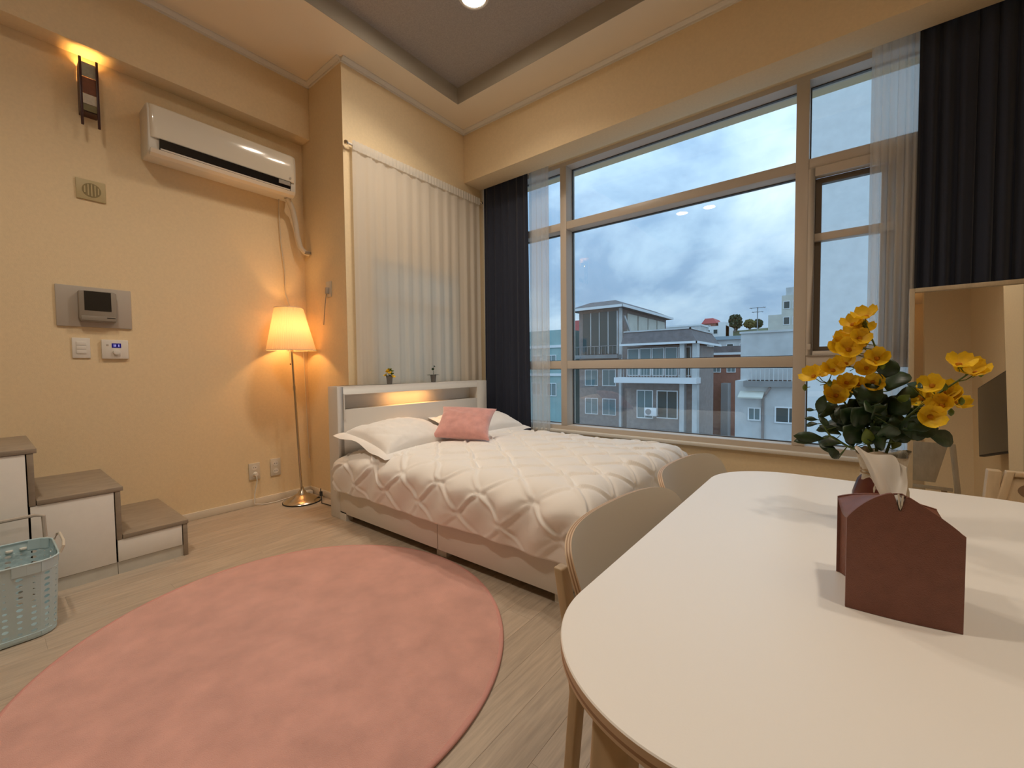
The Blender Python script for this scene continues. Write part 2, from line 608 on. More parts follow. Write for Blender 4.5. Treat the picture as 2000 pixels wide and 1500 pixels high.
# members: outer frame
part('frame_rail', B(XC, 0.42, YF, YF + 0.16, 2.925, 2.97), FRAME, w1)
part('frame_rail', B(XC, 0.42, YF, YF + 0.16, 0.46, 0.513), FRAME, w1, bevel=0.003)
part('frame_jamb', B(0.36, 0.42, YF, YF + 0.16, 0.513, 2.925), FRAME, w1, bevel=0.003)
part('frame_jamb', B(XC, XC + 0.06, YF, YF + 0.16, 0.513, 2.925), FRAME, w1, bevel=0.003)
XM1, XM2 = (-2.090, -2.026), (-0.255, -0.183)
part('mullion', B(XM1[0], XM1[1], YF - 0.004, YF + 0.16, 0.513, 2.925), FRAME, w1, bevel=0.003)
part('mullion', B(XM2[0], XM2[1], YF - 0.004, YF + 0.16, 0.513, 2.925), FRAME, w1, bevel=0.003)
for a, b in ((XC + 0.06, XM1[0]), (XM1[1], XM2[0]), (XM2[1], 0.36)):
    part('transom', B(a, b, YF, YF + 0.16, 2.345, 2.415), FRAME, w1, bevel=0.003)
    part('transom', B(a, b, YF, YF + 0.16, 1.047, 1.122), FRAME, w1, bevel=0.003)


def pane(x0, x1, z0, z1, tilt=0.0):
    """a pane of glass with a dark rubber gasket around it"""
    b = len(w1.children)
    mb = MB()
    dy = tilt * (z1 - z0)
    mb.prism([(YG - 0.003 - dy / 2, z0), (YG + 0.003 - dy / 2, z0), (YG + 0.003 + dy / 2, z1), (YG - 0.003 + dy / 2, z1)], 'x', x0, x1)
    part('pane', mb, GLASS, w1)
    g = 0.006
    mb = MB().box(x0, x0 + g, YG - 0.012, YG + 0.012, z0, z1).box(x1 - g, x1, YG - 0.012, YG + 0.012, z0, z1)
    mb.box(x0 + g, x1 - g, YG - 0.012, YG + 0.012, z0, z0 + g).box(x0 + g, x1 - g, YG - 0.012, YG + 0.012, z1 - g, z1)
    part('gasket', mb, DARKG, w1)


for (a, b) in ((XC + 0.06, XM1[0]), (XM1[1], XM2[0]), (XM2[1], 0.36)):
    pane(a, b, 2.415, 2.925, -0.03)
    pane(a, b, 0.513, 1.047)
    if b < 0:
        pane(a, b, 1.122, 2.345)
# opening sash on the right
sx0, sx1, sz0, sz1 = XM2[1], 0.36, 1.122, 2.345
mb = MB().box(sx0, sx0 + 0.035, YF - 0.012, YF + 0.05, sz0, sz1).box(0.245, sx1, YF - 0.012, YF + 0.05, sz0, sz1)
mb.box(sx0 + 0.035, 0.245, YF - 0.012, YF + 0.05, sz0, sz0 + 0.03).box(sx0 + 0.035, 0.245, YF - 0.012, YF + 0.05, sz1 - 0.055, sz1)
sash = part('sash', mb, FRAME, w1, bevel=0.003)
a0, a1, b0, b1 = sx0 + 0.035, 0.245, sz0 + 0.03, sz1 - 0.055
mb = MB().box(a0, a0 + 0.035, YF + 0.05, YF + 0.09, b0, b1).box(a1 - 0.06, a1, YF + 0.05, YF + 0.09, b0, b1)
mb.box(a0 + 0.035, a1 - 0.06, YF + 0.05, YF + 0.09, b0, b0 + 0.03).box(a0 + 0.035, a1 - 0.06, YF + 0.05, YF + 0.09, b1 - 0.035, b1)
part('sash_channel', mb, M('sash_dark', (0.16, 0.13, 0.10), 0.5), sash)
part('sash_bar', B(a0, a1, YF + 0.015, YF + 0.08, 1.875, 1.925), FRAME, sash, bevel=0.003)
part('pane', B(a0 + 0.03, a1 - 0.05, YF + 0.068, YF + 0.074, b0 + 0.02, 1.88), GLASS, sash)
part('pane', B(a0 + 0.03, a1 - 0.05, YF + 0.068, YF + 0.074, 1.92, b1 - 0.02), GLASS, sash)
part('latch', B(a0 - 0.028, a0 - 0.008, YF - 0.024, YF - 0.012, 1.16, 1.20), FRAME, sash, bevel=0.003)

# small window behind the sheer at the bed head
FROST = M('frosted_glass', (0.80, 0.77, 0.70), 0.6, trans=0.7)
w2 = thing('window_2', 'window with frosted panes behind the sheer curtain', None, (XC - 0.1, 2.47, wz0), kind='structure')
mb = MB().box(XC - 0.12, XC - 0.04, wy0, wy0 + 0.05, wz0, wz1).box(XC - 0.12, XC - 0.04, wy1 - 0.05, wy1, wz0, wz1)
mb.box(XC - 0.12, XC - 0.04, wy0 + 0.05, wy1 - 0.05, wz0, wz0 + 0.05).box(XC - 0.12, XC - 0.04, wy0 + 0.05, wy1 - 0.05, wz1 - 0.05, wz1)
part('window_frame', mb, TRIM, w2, bevel=0.003)
part('meeting_rail', B(XC - 0.11, XC - 0.035, wy0 + 0.05, wy1 - 0.05, 1.60, 1.655), FRAME, w2, bevel=0.003)
part('mullion', B(XC - 0.11, XC - 0.035, 2.62, 2.67, wz0 + 0.05, 1.60), FRAME, w2, bevel=0.003)
for q in ((wy0 + 0.05, wy1 - 0.05, 1.655, wz1 - 0.05), (wy0 + 0.05, 2.62, wz0 + 0.05, 1.60), (2.67, wy1 - 0.05, wz0 + 0.05, 1.60)):
    part('pane', B(XC - 0.085, XC - 0.079, *q), FROST, w2)

# ------------------------------------------------------------------ ceiling lights
DIFF = emit_mat('downlight_diffuser', W_DOWN, L_DOWN)
spots = [(-1.96, 2.13, 'round recessed ceiling light nearest the window, inside the grey tray'),
         (-2.17, 1.82, 'round recessed ceiling light cut by the top frame edge, left of the window one'),
         (-2.05, -0.02, 'round ceiling light, left of the pair reflected in the window glass'),
         (-1.64, -0.02, 'round ceiling light, right of the pair reflected in the window glass'),
         (0.64, 0.50, 'added ceiling light, out of view, over the near right side of the dining table'),  # this one and the next are unseen extras, added to brighten the table
         (0.64, 1.20, 'added ceiling light, out of view, over the far right side of the dining table')]
for lx, ly, lab in spots:
    t = thing('ceiling_light', lab, 'ceiling light', (lx, ly, TZ), group='round lights in the ceiling tray')
    part('trim_ring', MB().lathe([(0.082, 0.0), (0.100, 0.0), (0.104, -0.004), (0.100, -0.009), (0.086, -0.012), (0.082, -0.010)], (lx, ly, TZ), 32, cap=False), WHPL, t, smooth=True)
    part('diffuser', MB().lathe([(0.001, -0.007), (0.06, -0.007), (0.0815, -0.005), (0.0815, 0.0), (0.001, 0.0)], (lx, ly, TZ), 32), DIFF, t)
    sp = bpy.data.lights.new('downlight_beam', 'AREA')
    sp.shape, sp.size, sp.energy, sp.color, sp.spread = 'DISK', 0.16, P_DOWN * (0.62 if lx > -1 else 1.0), W_DOWN, math.radians(128)
    so = bpy.data.objects.new('beam', sp)
    link(so, t)
    so.location = (0, 0, -0.016)
# a warm light in the hall behind, seen in the leaning mirror
t = thing('hall_light', 'warm hall light shining in the mirror at its upper left corner', 'ceiling light', (0.72, -2.7, ZC))
part('canopy', MB().lathe([(0.05, 0), (0.05, -0.02), (0.012, -0.03), (0.012, -0.10)], (0.72, -2.7, ZC), 20), STEEL, t, smooth=True)
part('globe', MB().lathe([(0.012, -0.10), (0.05, -0.12), (0.07, -0.17), (0.05, -0.22), (0.002, -0.24)], (0.72, -2.7, ZC), 20), emit_mat('hall_globe', W_LAMP, 3), t, smooth=True)
lamp_light(t, 'POINT', (0.72, -2.7, ZC - 0.17), 1.0, W_LAMP, 0.08)


# ------------------------------------------------------------------ curtains
def curtain(name, label, mat, axis, a0, a1, fix, z0, z1, folds, amp, seed, group=None, flare=0.0, nz=10, gath=0.0):
    rnd = random.Random(seed)
    ph = [rnd.uniform(0, 6.28) for _ in range(6)]

    def fn(u, v):
        s = a0 + (a1 - a0) * u
        t = u * folds * 2 * PI
        k = 1 - v                                             # 0 at the top
        d = amp * (math.sin(t + 0.5 * math.sin(t * 0.31 + ph[0])) + 0.35 * math.sin(2.3 * t + ph[1]) * (0.4 + 0.6 * k)
                   + 0.25 * math.sin(0.43 * t + ph[2] + 1.2 * k)) / 1.35 * (0.55 + 0.45 * smoothstep(0, 0.35, k))
        s += amp * 0.35 * math.cos(t + ph[3]) * math.sin(PI * u) + flare * k * (u - 0.5) * 2
        z = z0 + (z1 - z0) * v
        return (s, fix + d, z) if axis == 'x' else (fix + d, s, z)
    mb = MB().grid(fn, int(folds * 14), nz)
    return mb


def add_curtain(name, label, mat, *a, group=None, rail=None, **kw):
    mb = curtain(name, label, mat, *a, **kw)
    axis, a0, a1, fix, z0, z1 = a[:6]
    loc = ((a0 + a1) / 2, fix, z0) if axis == 'x' else (fix, (a0 + a1) / 2, z0)
    t = thing(name, label, 'curtain', loc, group)
    o = part('fabric', mb, mat, t, smooth=True, angle=180)
    if rail:
        h = MB().grid(lambda u, v: ((a0 + (a1 - a0) * u, fix + 0.004 * math.sin(u * 400) + (-0.004), z1 - rail + rail * v) if axis == 'x' else
                                    (fix + 0.012 + 0.004 * math.sin(u * 260), a0 + (a1 - a0) * u, z1 - rail + rail * v)), 160, 2)
        part('header_tape', h, mat, t, smooth=True, angle=180)
    return t


add_curtain('blackout_curtain', 'navy blackout curtain gathered in the corner beside the bed head', NAVY, 'x', XC + 0.01, -2.40, 3.335, 0.02, 2.955, 6, 0.026, 3,
            group='navy blackout curtains', flare=0.012)
add_curtain('blackout_curtain', 'wide navy blackout curtain hanging behind the leaning mirror', NAVY, 'x', 0.325, 1.10, 3.335, 0.02, 2.955, 11, 0.030, 5,
            group='navy blackout curtains')
add_curtain('sheer_curtain', 'narrow white sheer beside the corner navy curtain, left end of the window', SHEER, 'x', -2.42, -2.19, 3.385, 0.03, 2.955, 4, 0.016, 8,
            group='white window sheers')
add_curtain('sheer_curtain', 'white sheer bunched beside the wide navy curtain, right end of the window', SHEER, 'x', 0.122, 0.335, 3.375, 0.03, 2.955, 6, 0.020, 9,
            group='white window sheers', flare=-0.004)
add_curtain('sheer_curtain', 'cream sheer panel covering the wall behind the headboard', SHEER2, 'y', 1.815, 3.235, -2.938, 0.32, 2.795, 12, 0.013, 12, rail=0.07, nz=14)
t = thing('curtain_rod', 'thin white tension rod with knob ends holding the cream sheer', 'curtain rod', (-2.938, 2.5, 2.762))
part('rod', MB().tube([(-2.938, 1.775, 2.762), (-2.938, 3.262, 2.762)], 0.008, 10), WHPL, t, smooth=True)
for yy in (1.768, 3.268):
    part('finial', MB().lathe([(0.001, -0.016), (0.012, -0.012), (0.017, 0), (0.012, 0.012), (0.001, 0.016)], (-2.938, yy, 2.762), 14), STEEL, t, smooth=True)

# ------------------------------------------------------------------ bed
BY0, BY1, HX0, HX1 = 1.555, 3.135, -2.903, -2.779
bed = thing('bed', 'white storage bed with lit headboard niche under the white duvet', 'bed', (-1.9, 2.34, 0))
mb = MB().box(HX0, HX1, BY0, BY0 + 0.047, 0, 0.94).box(HX0, HX1, BY1 - 0.137, BY1, 0, 0.94)
mb.box(HX0, HX1, BY0 + 0.047, BY1 - 0.137, 0.888, 0.94).box(HX0, HX1, BY0 + 0.047, BY1 - 0.137, 0.03, 0.773)
mb.box(HX0, HX0 + 0.02, BY0 + 0.047, BY1 - 0.137, 0.773, 0.888)
mb.box(HX1 - 0.008, HX1, BY0 + 0.047, BY1 - 0.137, 0.879, 0.888)
hb = part('headboard', mb, BEDW, bed, bevel=0.002)
part('niche_edge', MB().box(HX1 - 0.006, HX1 + 0.004, BY0 + 0.047, BY0 + 0.055, 0.70, 0.888), BEDW, hb)
part('niche_light', B(HX1 - 0.034, HX1 - 0.020, 2.02, 2.46, 0.8845, 0.8879), emit_mat('niche_led', (1, 0.47, 0.14), 4), hb)
lamp_light(bed, 'AREA', (HX1 - 0.027, 2.24, 0.8838), 0.65, (1, 0.47, 0.14), (0.012, 0.44))
for x0, x1 in ((-2.775, -1.762), (-1.756, -0.94)):
    part('drawer_front', B(x0, x1, BY0, BY0 + 0.02, 0.05, 0.285), BEDW, bed, bevel=0.002)
part('base', B(-2.775, -0.94, BY0 + 0.021, BY1 - 0.01, 0.06, 0.28), BEDW, bed)
part('foot_panel', B(-0.94, -0.92, BY0, BY1 - 0.01, 0.05, 0.285), BEDW, bed, bevel=0.002)
for q in ((-2.779, -2.70, BY0, BY0 + 0.05), (-1.80, -1.72, BY0 + 0.03, BY0 + 0.08), (-1.0, -0.92, BY0 + 0.02, BY0 + 0.07), (-1.0, -0.92, BY1 - 0.08, BY1 - 0.02)):
    part('leg', B(*q, 0, 0.06), BEDW, bed)


def rounded_slab(x0, x1, y0, y1, z0, z1, r):
    return MB().box(x0, x1, y0, y1, z0, z1), r


part('mattress', MB().box(-2.77, -0.90, BY0 + 0.03, BY1 - 0.03, 0.281, 0.455), COTTON, bed, bevel=0.05, seg=4)

# duvet: draped cloth with pinched diamond tucks
UX0, UXE, VY1, VYE = -2.755, -0.93, 3.12, 1.658     # head end, foot edge, window edge, near edge


def drape(d, r, slope=0.10):
    """distance past the edge -> (outward, down) over a soft edge of radius r"""
    if d <= 0:
        return 0.0, 0.0
    a = d / r
    if a < PI / 2 - slope:
        return r * math.sin(a), r * (1 - math.cos(a))
    a0 = PI / 2 - slope
    e = d - r * a0
    return r * math.sin(a0) + e * math.sin(slope), r * (1 - math.cos(a0)) + e * math.cos(slope)


LA, LBY = 0.31, 0.275


def tuck(u, v):
    """pintuck relief: rows of pinches on a diamond lattice"""
    a = (u + 0.79) / LA
    b = (v - 1.53) / LBY
    p, q = a + b, a - b                          # fold lines at integer p and q
    wp = 0.10 * mnoise.noise(Vector((u * 6, v * 6, 2.0)))
    wq = 0.10 * mnoise.noise(Vector((u * 6, v * 6, 7.0)))
    fp, fq = p + wp - round(p + wp), q + wq - round(q + wq)
    puff = abs(math.sin(PI * (p + wp)) * math.sin(PI * (q + wq)))
    h = 0.014 * puff ** 0.6
    dn = math.hypot(fp, fq)
    # a pleat stands up along each fold line, steep on one side
    for f, sd in ((fp, 3.1), (fq, 5.7)):
        m_ = 0.85 + 0.5 * mnoise.noise(Vector((u * 4, v * 4, sd)))
        h += 0.018 * m_ * math.exp(-(f / 0.040) ** 2) * smoothstep(0.0, 0.16, dn)
        h -= 0.009 * m_ * math.exp(-((f - 0.09) / 0.05) ** 2) * smoothstep(0.03, 0.25, dn)
    h -= 0.009 * math.exp(-(dn / 0.07) ** 2)
    ang = math.atan2(fp, fq)
    h += 0.0042 * math.sin(ang * 7 + 3 * math.sin(round(p) * 2.1 + round(q))) * math.exp(-(dn / 0.34) ** 2) * smoothstep(0.04, 0.15, dn)
    n1 = mnoise.noise(Vector((u * 9, v * 9, 1.3)))
    n2 = mnoise.noise(Vector((u * 2.1, v * 2.6, 4.0)))
    return h + 0.005 * n1 + 0.012 * n2


def duvet_pt(s, t):
    u = UX0 + s * (0.39 + UXE - UX0)                       # unrolled coordinates
    v = VY1 - t * (VY1 - VYE + 0.362)
    du, dv = max(0, u - UXE), max(0, VYE - v)
    ox, zx = drape(du, 0.11)
    oy, zy = drape(dv, 0.125, 0.06)
    z = 0.505 - math.sqrt(zx * zx + zy * zy) if min(du, dv) <= 0 else 0.505 - max(zx, zy) - 0.25 * min(zx, zy)
    z -= 0.05 * smoothstep(2.95, 3.12, v)
    z += 0.016 * math.sin(PI * smoothstep(1.5, 3.1, v))
    bx = min(u, UXE) + ox
    by = max(v, VYE) - oy
    h = tuck(u, v) * (1 - 0.35 * smoothstep(0.10, 0.30, dv))
    # side of the cloth billows in long diagonal wrinkles
    side = smoothstep(0.05, 0.25, dv)
    wob = 0.014 * math.sin(16 * u - 11 * v + 2 * math.sin(5 * u)) + 0.010 * math.sin(31 * u - 17 * v + 1.0)
    hem = smoothstep(0.30, 0.39, max(dv, du)) * 0.006 * math.sin(7 * u + 9 * v)
    k = min(1, dv / 0.14) if dv > 0 else 0
    kx = min(1, du / 0.14) if du > 0 else 0
    bulge = 0.022 * math.sin(PI * min(1, dv / 0.36)) if dv > 0 else 0
    by -= (h * 0.8 + wob * 0.62) * k * (1 - 0.5 * smoothstep(0.28, 0.38, dv)) * (1 if dv > 0 else 0) + bulge
    bx += h * 0.7 * kx
    z += h * (1 - 0.8 * max(k, kx)) + hem
    # the head end lies lower under the pillow and its side falls back against the headboard
    hd = smoothstep(-2.45, UX0, u)
    z -= 0.045 * hd * (1 - smoothstep(0.05, 0.2, dv))
    bx -= 0.03 * smoothstep(0.10, 0.36, dv) * hd
    return (bx, by, max(z, 0.19))


mb = MB().grid(duvet_pt, 250, 230)
dv_ = solo('duvet', mb, COTTON, 'white pintuck duvet with pinched diamond tucks spread over the bed', 'duvet', (-1.7, 2.3, 0.46), smooth=True, angle=180)
md = dv_.modifiers.new('thickness', 'SOLIDIFY')
md.thickness, md.offset = 0.012, -1


def cushion(w, d, h, flange=0.0, seed=0, tuck_amp=0.0, n=48, pinch=0.10):
    """a stuffed pillow lying in local xy: w along x, d along y; pointed corners, wrinkles"""
    def side(sg):
        def fn(a, b):
            x, y = 2 * a - 1, 2 * b - 1
            ex, ey = (1 - x * x), (1 - y * y)
            t = (max(0, ex) ** 0.42) * (max(0, ey) ** 0.42)
            px = x * (1 - pinch * (1 - abs(y) ** 2.2) * abs(x) ** 3)
            py = y * (1 - pinch * (1 - abs(x) ** 2.2) * abs(y) ** 3)
            nz = mnoise.noise(Vector((x * 2.2 + seed, y * 2.2, sg * 3)))
            cr_ = abs(x * y) ** 2
            wr = 0.10 * math.sin(9 * (abs(x) - abs(y)) + 6 * nz) * (0.25 + cr_)
            z = sg * h / 2 * t * (1 + 0.18 * nz + wr)
            if tuck_amp:
                z += sg * t * tuck_amp * (abs(math.sin(3.2 * PI * (x * 0.8 + y * 0.45) / 2 + 0.4)) ** 0.4 + 0.5 * mnoise.noise(Vector((x * 9, y * 5, seed))))
            return (px * w / 2, py * d / 2, z)
        return fn
    mb = MB().grid(side(1), n, n).grid(side(-1), n, n)
    fl_ = MB()
    if flange:
        def fr(a, b):
            ang = a * 4
            k, f = int(ang) % 4, ang - int(ang)
            s = 2 * f - 1
            x, y = ((s, -1), (1, s), (-s, 1), (-1, -s))[k]
            px = x * (1 - pinch * (1 - abs(y) ** 2.2) * abs(x) ** 3)
            py = y * (1 - pinch * (1 - abs(x) ** 2.2) * abs(y) ** 3)
            L = Vector((px * w / 2, py * d / 2, 0))
            o = Vector((x * w / 2, y * d / 2, 0)).normalized()
            g = flange * b
            z = b * 0.012 * math.sin(a * 37 + seed) - 0.02 * b * b
            return (L.x + (g if abs(x) > 0.999 else g * x * 0.9) * (1 if x > 0 or abs(x) < 0.999 else -1), L.y + (g if y > 0.999 else -g if y < -0.999 else 0), z)
        fl_.grid(fr, 96, 3, closed_u=True)
    return mb, fl_


def place(name, mb, mat, label, cat, loc, xdir, ndir, group=None, extra=None):
    t = thing(name, label, cat, loc, group)
    xv = Vector(xdir).normalized()
    nv = Vector(ndir).normalized()
    yv = nv.cross(xv).normalized()
    nv = xv.cross(yv)
    m3 = Matrix((xv, yv, nv)).transposed()
    for nm, b_, mt in [('cushion_body', mb, mat)] + (extra or []):
        for i, v in enumerate(b_.v):
            b_.v[i] = tuple(m3 @ Vector(v) + Vector(loc))
        me = part(nm, b_, mt, t, smooth=True, angle=180)
    return t


mb, fb = cushion(0.66, 0.46, 0.18, 0.05, 2, 0.017)
place('pillow', mb, COTTON, 'white flanged pillow at the lamp side of the bed, bathed in warm light', 'pillow', (-2.50, 1.90, 0.578), (-0.06, 1, 0.02), (0.24, -0.03, 1),
      'white bed pillows', [('flange', fb, COTTON)])
mb, fb = cushion(0.66, 0.46, 0.17, 0.05, 5, 0.015)
place('pillow', mb, COTTON, 'white flanged pillow at the window side, half behind the pink cushion', 'pillow', (-2.50, 2.74, 0.585), (0.05, 1, 0), (0.24, 0.05, 1),
      'white bed pillows', [('flange', fb, COTTON)])
mb, _ = cushion(0.43, 0.33, 0.13, 0, 9, 0.0, pinch=0.13)
place('throw_pillow', mb, PINK, 'dusty pink velvet cushion leaning against the white pillows', 'cushion', (-2.20, 2.235, 0.655), (0.42, 0.24, -0.02), (0.42, -0.42, 0.74),
      extra=[('piping', MB(), PINK)] if False else None)


# ------------------------------------------------------------------ little pots on the headboard
def pot(loc, label, kind):
    t = thing('potted_plant', label, 'potted plant', loc, 'small pots on the headboard')
    part('pot', MB().lathe([(0.019, 0), (0.0255, 0.058), (0.0265, 0.06), (0.0265, 0.066), (0.023, 0.066), (0.021, 0.055), (0.001, 0.055)], loc, 20), POTG, t, smooth=True)
    rnd = random.Random(4 if kind else 11)
    z = loc[2] + 0.058
    n = 9 if kind == 'flower' else 7
    for i in range(n):
        a = i / n * 2 * PI + rnd.uniform(-.2, .2)
        L = rnd.uniform(0.03, 0.05) if kind else rnd.uniform(0.048, 0.066)
        el = 0.35 if kind == 'flower' else 0.16
        d = Vector((math.cos(a) * math.cos(el), math.sin(a) * math.cos(el), math.sin(el)))
        leaf_blade(t, 'leaf', Vector((loc[0], loc[1], z)), Vector((loc[0], loc[1], z)) + d * L, 0.008 if kind == 'flower' else 0.0075, LEAF, up=(0.2, 0.1, 1))
    if kind == 'flower':
        for i in range(9):
            a = i * 2.4
            r = 0.006 + 0.0033 * i
            c = Vector((loc[0] + r * math.cos(a), loc[1] + r * math.sin(a), z + 0.056 - 0.05 * (r / 0.03) ** 2))
            part('stem', MB().tube([(loc[0], loc[1], z - 0.005), tuple(c)], 0.0012, 5), STEMG, t)
            blossom(t, c, Vector((math.cos(a) * r * 20, math.sin(a) * r * 20, 1)), 0.0175, YEL if i % 3 else LEAFL)
    else:
        p = [(loc[0], loc[1], z - 0.005), (loc[0] + .002, loc[1] + .003, z + .03), (loc[0], loc[1] - .004, z + .055), (loc[0], loc[1] + .008, z + .08)]
        part('stem', MB().tube(p, 0.0018, 6), LEAF, t, smooth=True)
        blossom(t, Vector(p[2]), Vector((0.6, -.5, .4)), 0.012, LEAF)
        blossom(t, Vector(p[3]), Vector((0.7, .3, .5)), 0.010, LEAF)
    return t


def leaf_blade(parent, name, base, tip, w, mat, curl=0.15, up=None):
    base, tip = Vector(base), Vector(tip)
    d = tip - base
    L = d.length
    d.normalize()
    up = Vector(up) if up else Vector((0.3, -0.75, 0.6))
    side = d.cross(up)
    if side.length < 1e-3:
        side = d.cross(Vector((1, 0, 0)))
    side.normalize()
    nrm = side.cross(d)
    mb = MB()
    prof = [0.06, 0.45, 0.82, 1.0, 0.93, 0.66, 0.04]
    n = len(prof)
    for i, p in enumerate(prof):
        u = i / (n - 1)
        c = base + d * L * u + nrm * (curl * L * (u * (1 - u)) * 1.2 - curl * 0.3 * L * u * u)
        for s in (-1, 0, 1):
            mb.v.append(tuple(c + side * s * w * p + nrm * (abs(s) * w * p * 0.30)))
    for i in range(n - 1):
        for s in range(2):
            a = i * 3 + s
            mb.face((a, a + 1, a + 4, a + 3))
    o = part(name, mb, mat, parent, smooth=True, angle=180)
    md = o.modifiers.new('thickness', 'SOLIDIFY')
    md.thickness = 0.0007
    return o


def blossom(parent, c, nrm, r, mat):
    """five cupped petals and a centre"""
    c, n = Vector(c), Vector(nrm).normalized()
    a = n.cross(Vector((0.3, 0.2, 0.9)))
    if a.length < 1e-3:
        a = n.cross(Vector((1, 0, 0)))
    a.normalize()
    b = n.cross(a)
    root = part('blossom', MB().lathe([(0.001, -0.003), (r * .22, 0), (r * .2, r * .2), (0.001, r * .28)], tuple(c), 8), YELC if mat is YEL else mat, parent, smooth=True)
    ph = random.uniform(0, 6.28)
    for k in range(5):
        t = ph + k * 2 * PI / 5
        d = a * math.cos(t) + b * math.sin(t)
        s = a * -math.sin(t) + b * math.cos(t)
        mb = MB()
        for u, w, h in ((0.05, 0.14, 0.0), (0.42, 0.46, 0.16), (0.78, 0.52, 0.46), (0.98, 0.24, 0.74)):
            for sg in (-1, 0, 1):
                mb.v.append(tuple(c + d * r * u + s * sg * w * r + n * r * (h + (0.12 * u if sg else 0))))
        for i in range(3):
            for j in range(2):
                q = i * 3 + j
                mb.face((q, q + 1, q + 4, q + 3))
        part('petal', mb, mat, root, smooth=True, angle=180)
    return root


pot((-2.845, 2.04, 0.9405), 'tiny grey pot with bright yellow flowers on the headboard', 'flower')
pot((-2.845, 2.50, 0.9405), 'tiny grey pot with a dark spiky sprig on the headboard', '')


# ------------------------------------------------------------------ floor lamp
LX, LY = -3.405, 1.585
lean = Vector((-0.030, -0.026, 1.0))


def LP(z, dx=0, dy=0):
    return (LX + lean.x * z + dx, LY + lean.y * z + dy, z)


lamp = thing('floor_lamp', 'lit nickel floor lamp with pleated cream shade in the corner', 'floor lamp', (LX, LY, 0))
part('base', MB().lathe([(0.138, 0), (0.140, 0.008), (0.136, 0.014), (0.112, 0.026), (0.096, 0.036), (0.070, 0.046), (0.060, 0.056), (0.038, 0.064), (0.026, 0.085), (0.014, 0.10), (0.011, 0.12)],
                        (LX, LY, 0.0005), 48), STEEL, lamp, smooth=True)
part('base_rim', MB().lathe([(0.139, 0.0), (0.1435, 0.002), (0.1435, 0.008), (0.139, 0.009)], (LX, LY, 0.0003), 48, cap=False), BLACKM, lamp, smooth=True)
part('pole', MB().tube([LP(0.10), LP(0.8)], 0.0095, 14), STEEL, lamp, smooth=True)
part('pole', MB().tube([LP(0.8), LP(1.26)], 0.0085, 14), STEEL, lamp, smooth=True)
part('pole_joint', MB().tube([LP(0.90), LP(0.935)], 0.0108, 14), STEEL, lamp, smooth=True)
part('socket', MB().tube([LP(1.24), LP(1.33)], 0.018, 14), STEEL, lamp, smooth=True)


def shade(u, v):
    a = u * 2 * PI
    r = 0.178 + (0.102 - 0.178) * v
    r *= 1 + 0.008 * math.sin(a * 64)
    z = 1.215 + 0.338 * v
    p = LP(z)
    return (p[0] + r * math.cos(a), p[1] + r * math.sin(a), z)


SHADE = M('lamp_shade_cloth', (0.70, 0.57, 0.40), 0.85, trans=0.36)
sh = part('shade', MB().grid(shade, 384, 6, closed_u=True), SHADE, lamp, smooth=True, angle=180)
for z, r in ((1.217, 0.179), (1.552, 0.103)):
    ring = [(LP(z)[0] + r * math.cos(k / 48 * 2 * PI), LP(z)[1] + r * math.sin(k / 48 * 2 * PI), z) for k in range(49)]
    part('shade_trim', MB().tube(ring, 0.003, 6), CREAM, sh, smooth=True)
part('pull_cord', MB().tube([LP(1.24, 0.03, -0.03), LP(1.115, 0.03, -0.03)], 0.0012, 5), CREAM, lamp)
part('pull_knob', MB().lathe([(0.001, -.008), (.005, -.004), (.004, .004), (.001, .008)], LP(1.108, 0.03, -0.03), 10), PLYD, lamp, smooth=True)
part('bulb', MB().lathe([(0.001, -0.024), (0.010, -0.020), (0.012, -0.006), (0.017, 0.008), (0.014, 0.020), (0.001, 0.026)], LP(1.37), 20), emit_mat('bulb_glow', W_LAMP, 14), lamp, smooth=True)
lamp_light(lamp, 'POINT', LP(1.37), 8.5, W_LAMP, 0.030)
# lamp lead and plug adaptor behind the base
t = thing('power_cord', 'dark lamp cord looping behind the lamp base by the bed', 'cord', (-3.30, 1.70, 0))
part('lead', MB().tube([(-3.36, 1.715, 0.03), (-3.33, 1.70, 0.09), (-3.29, 1.68, 0.085), (-3.26, 1.67, 0.03), (-3.22, 1.65, 0.006), (-3.10, 1.66, 0.006), (-2.98, 1.70, 0.006)], 0.0035, 8), BLACKM, t, smooth=True)
part('plug', MB().tube([(-3.365, 1.72, 0.055), (-3.365, 1.72, 0.02)], 0.012, 10), BLACKM, t, smooth=True)
t = thing('extension_cord', 'white extension lead running along the baseboard to the wall socket', 'cord', (-3.58, 1.4, 0))
part('lead', MB().tube([(-3.575, 1.318, 0.25), (-3.565, 1.318, 0.20), (-3.585, 1.305, 0.10), (-3.580, 1.30, 0.02), (-3.57, 1.35, 0.006), (-3.55, 1.44, 0.006), (-3.57, 1.52, 0.006), (-3.58, 1.60, 0.008), (-3.57, 1.70, 0.008)], 0.004, 8), WHPL, t, smooth=True)
part('plug', MB().tube([(-3.600, 1.318, 0.25), (-3.570, 1.318, 0.25)], [0.018, 0.012], 12), WHPL, t, smooth=True)
part('socket_block', B(-3.58, -3.53, 1.66, 1.735, 0, 0.035), WHPL, t, bevel=0.004)


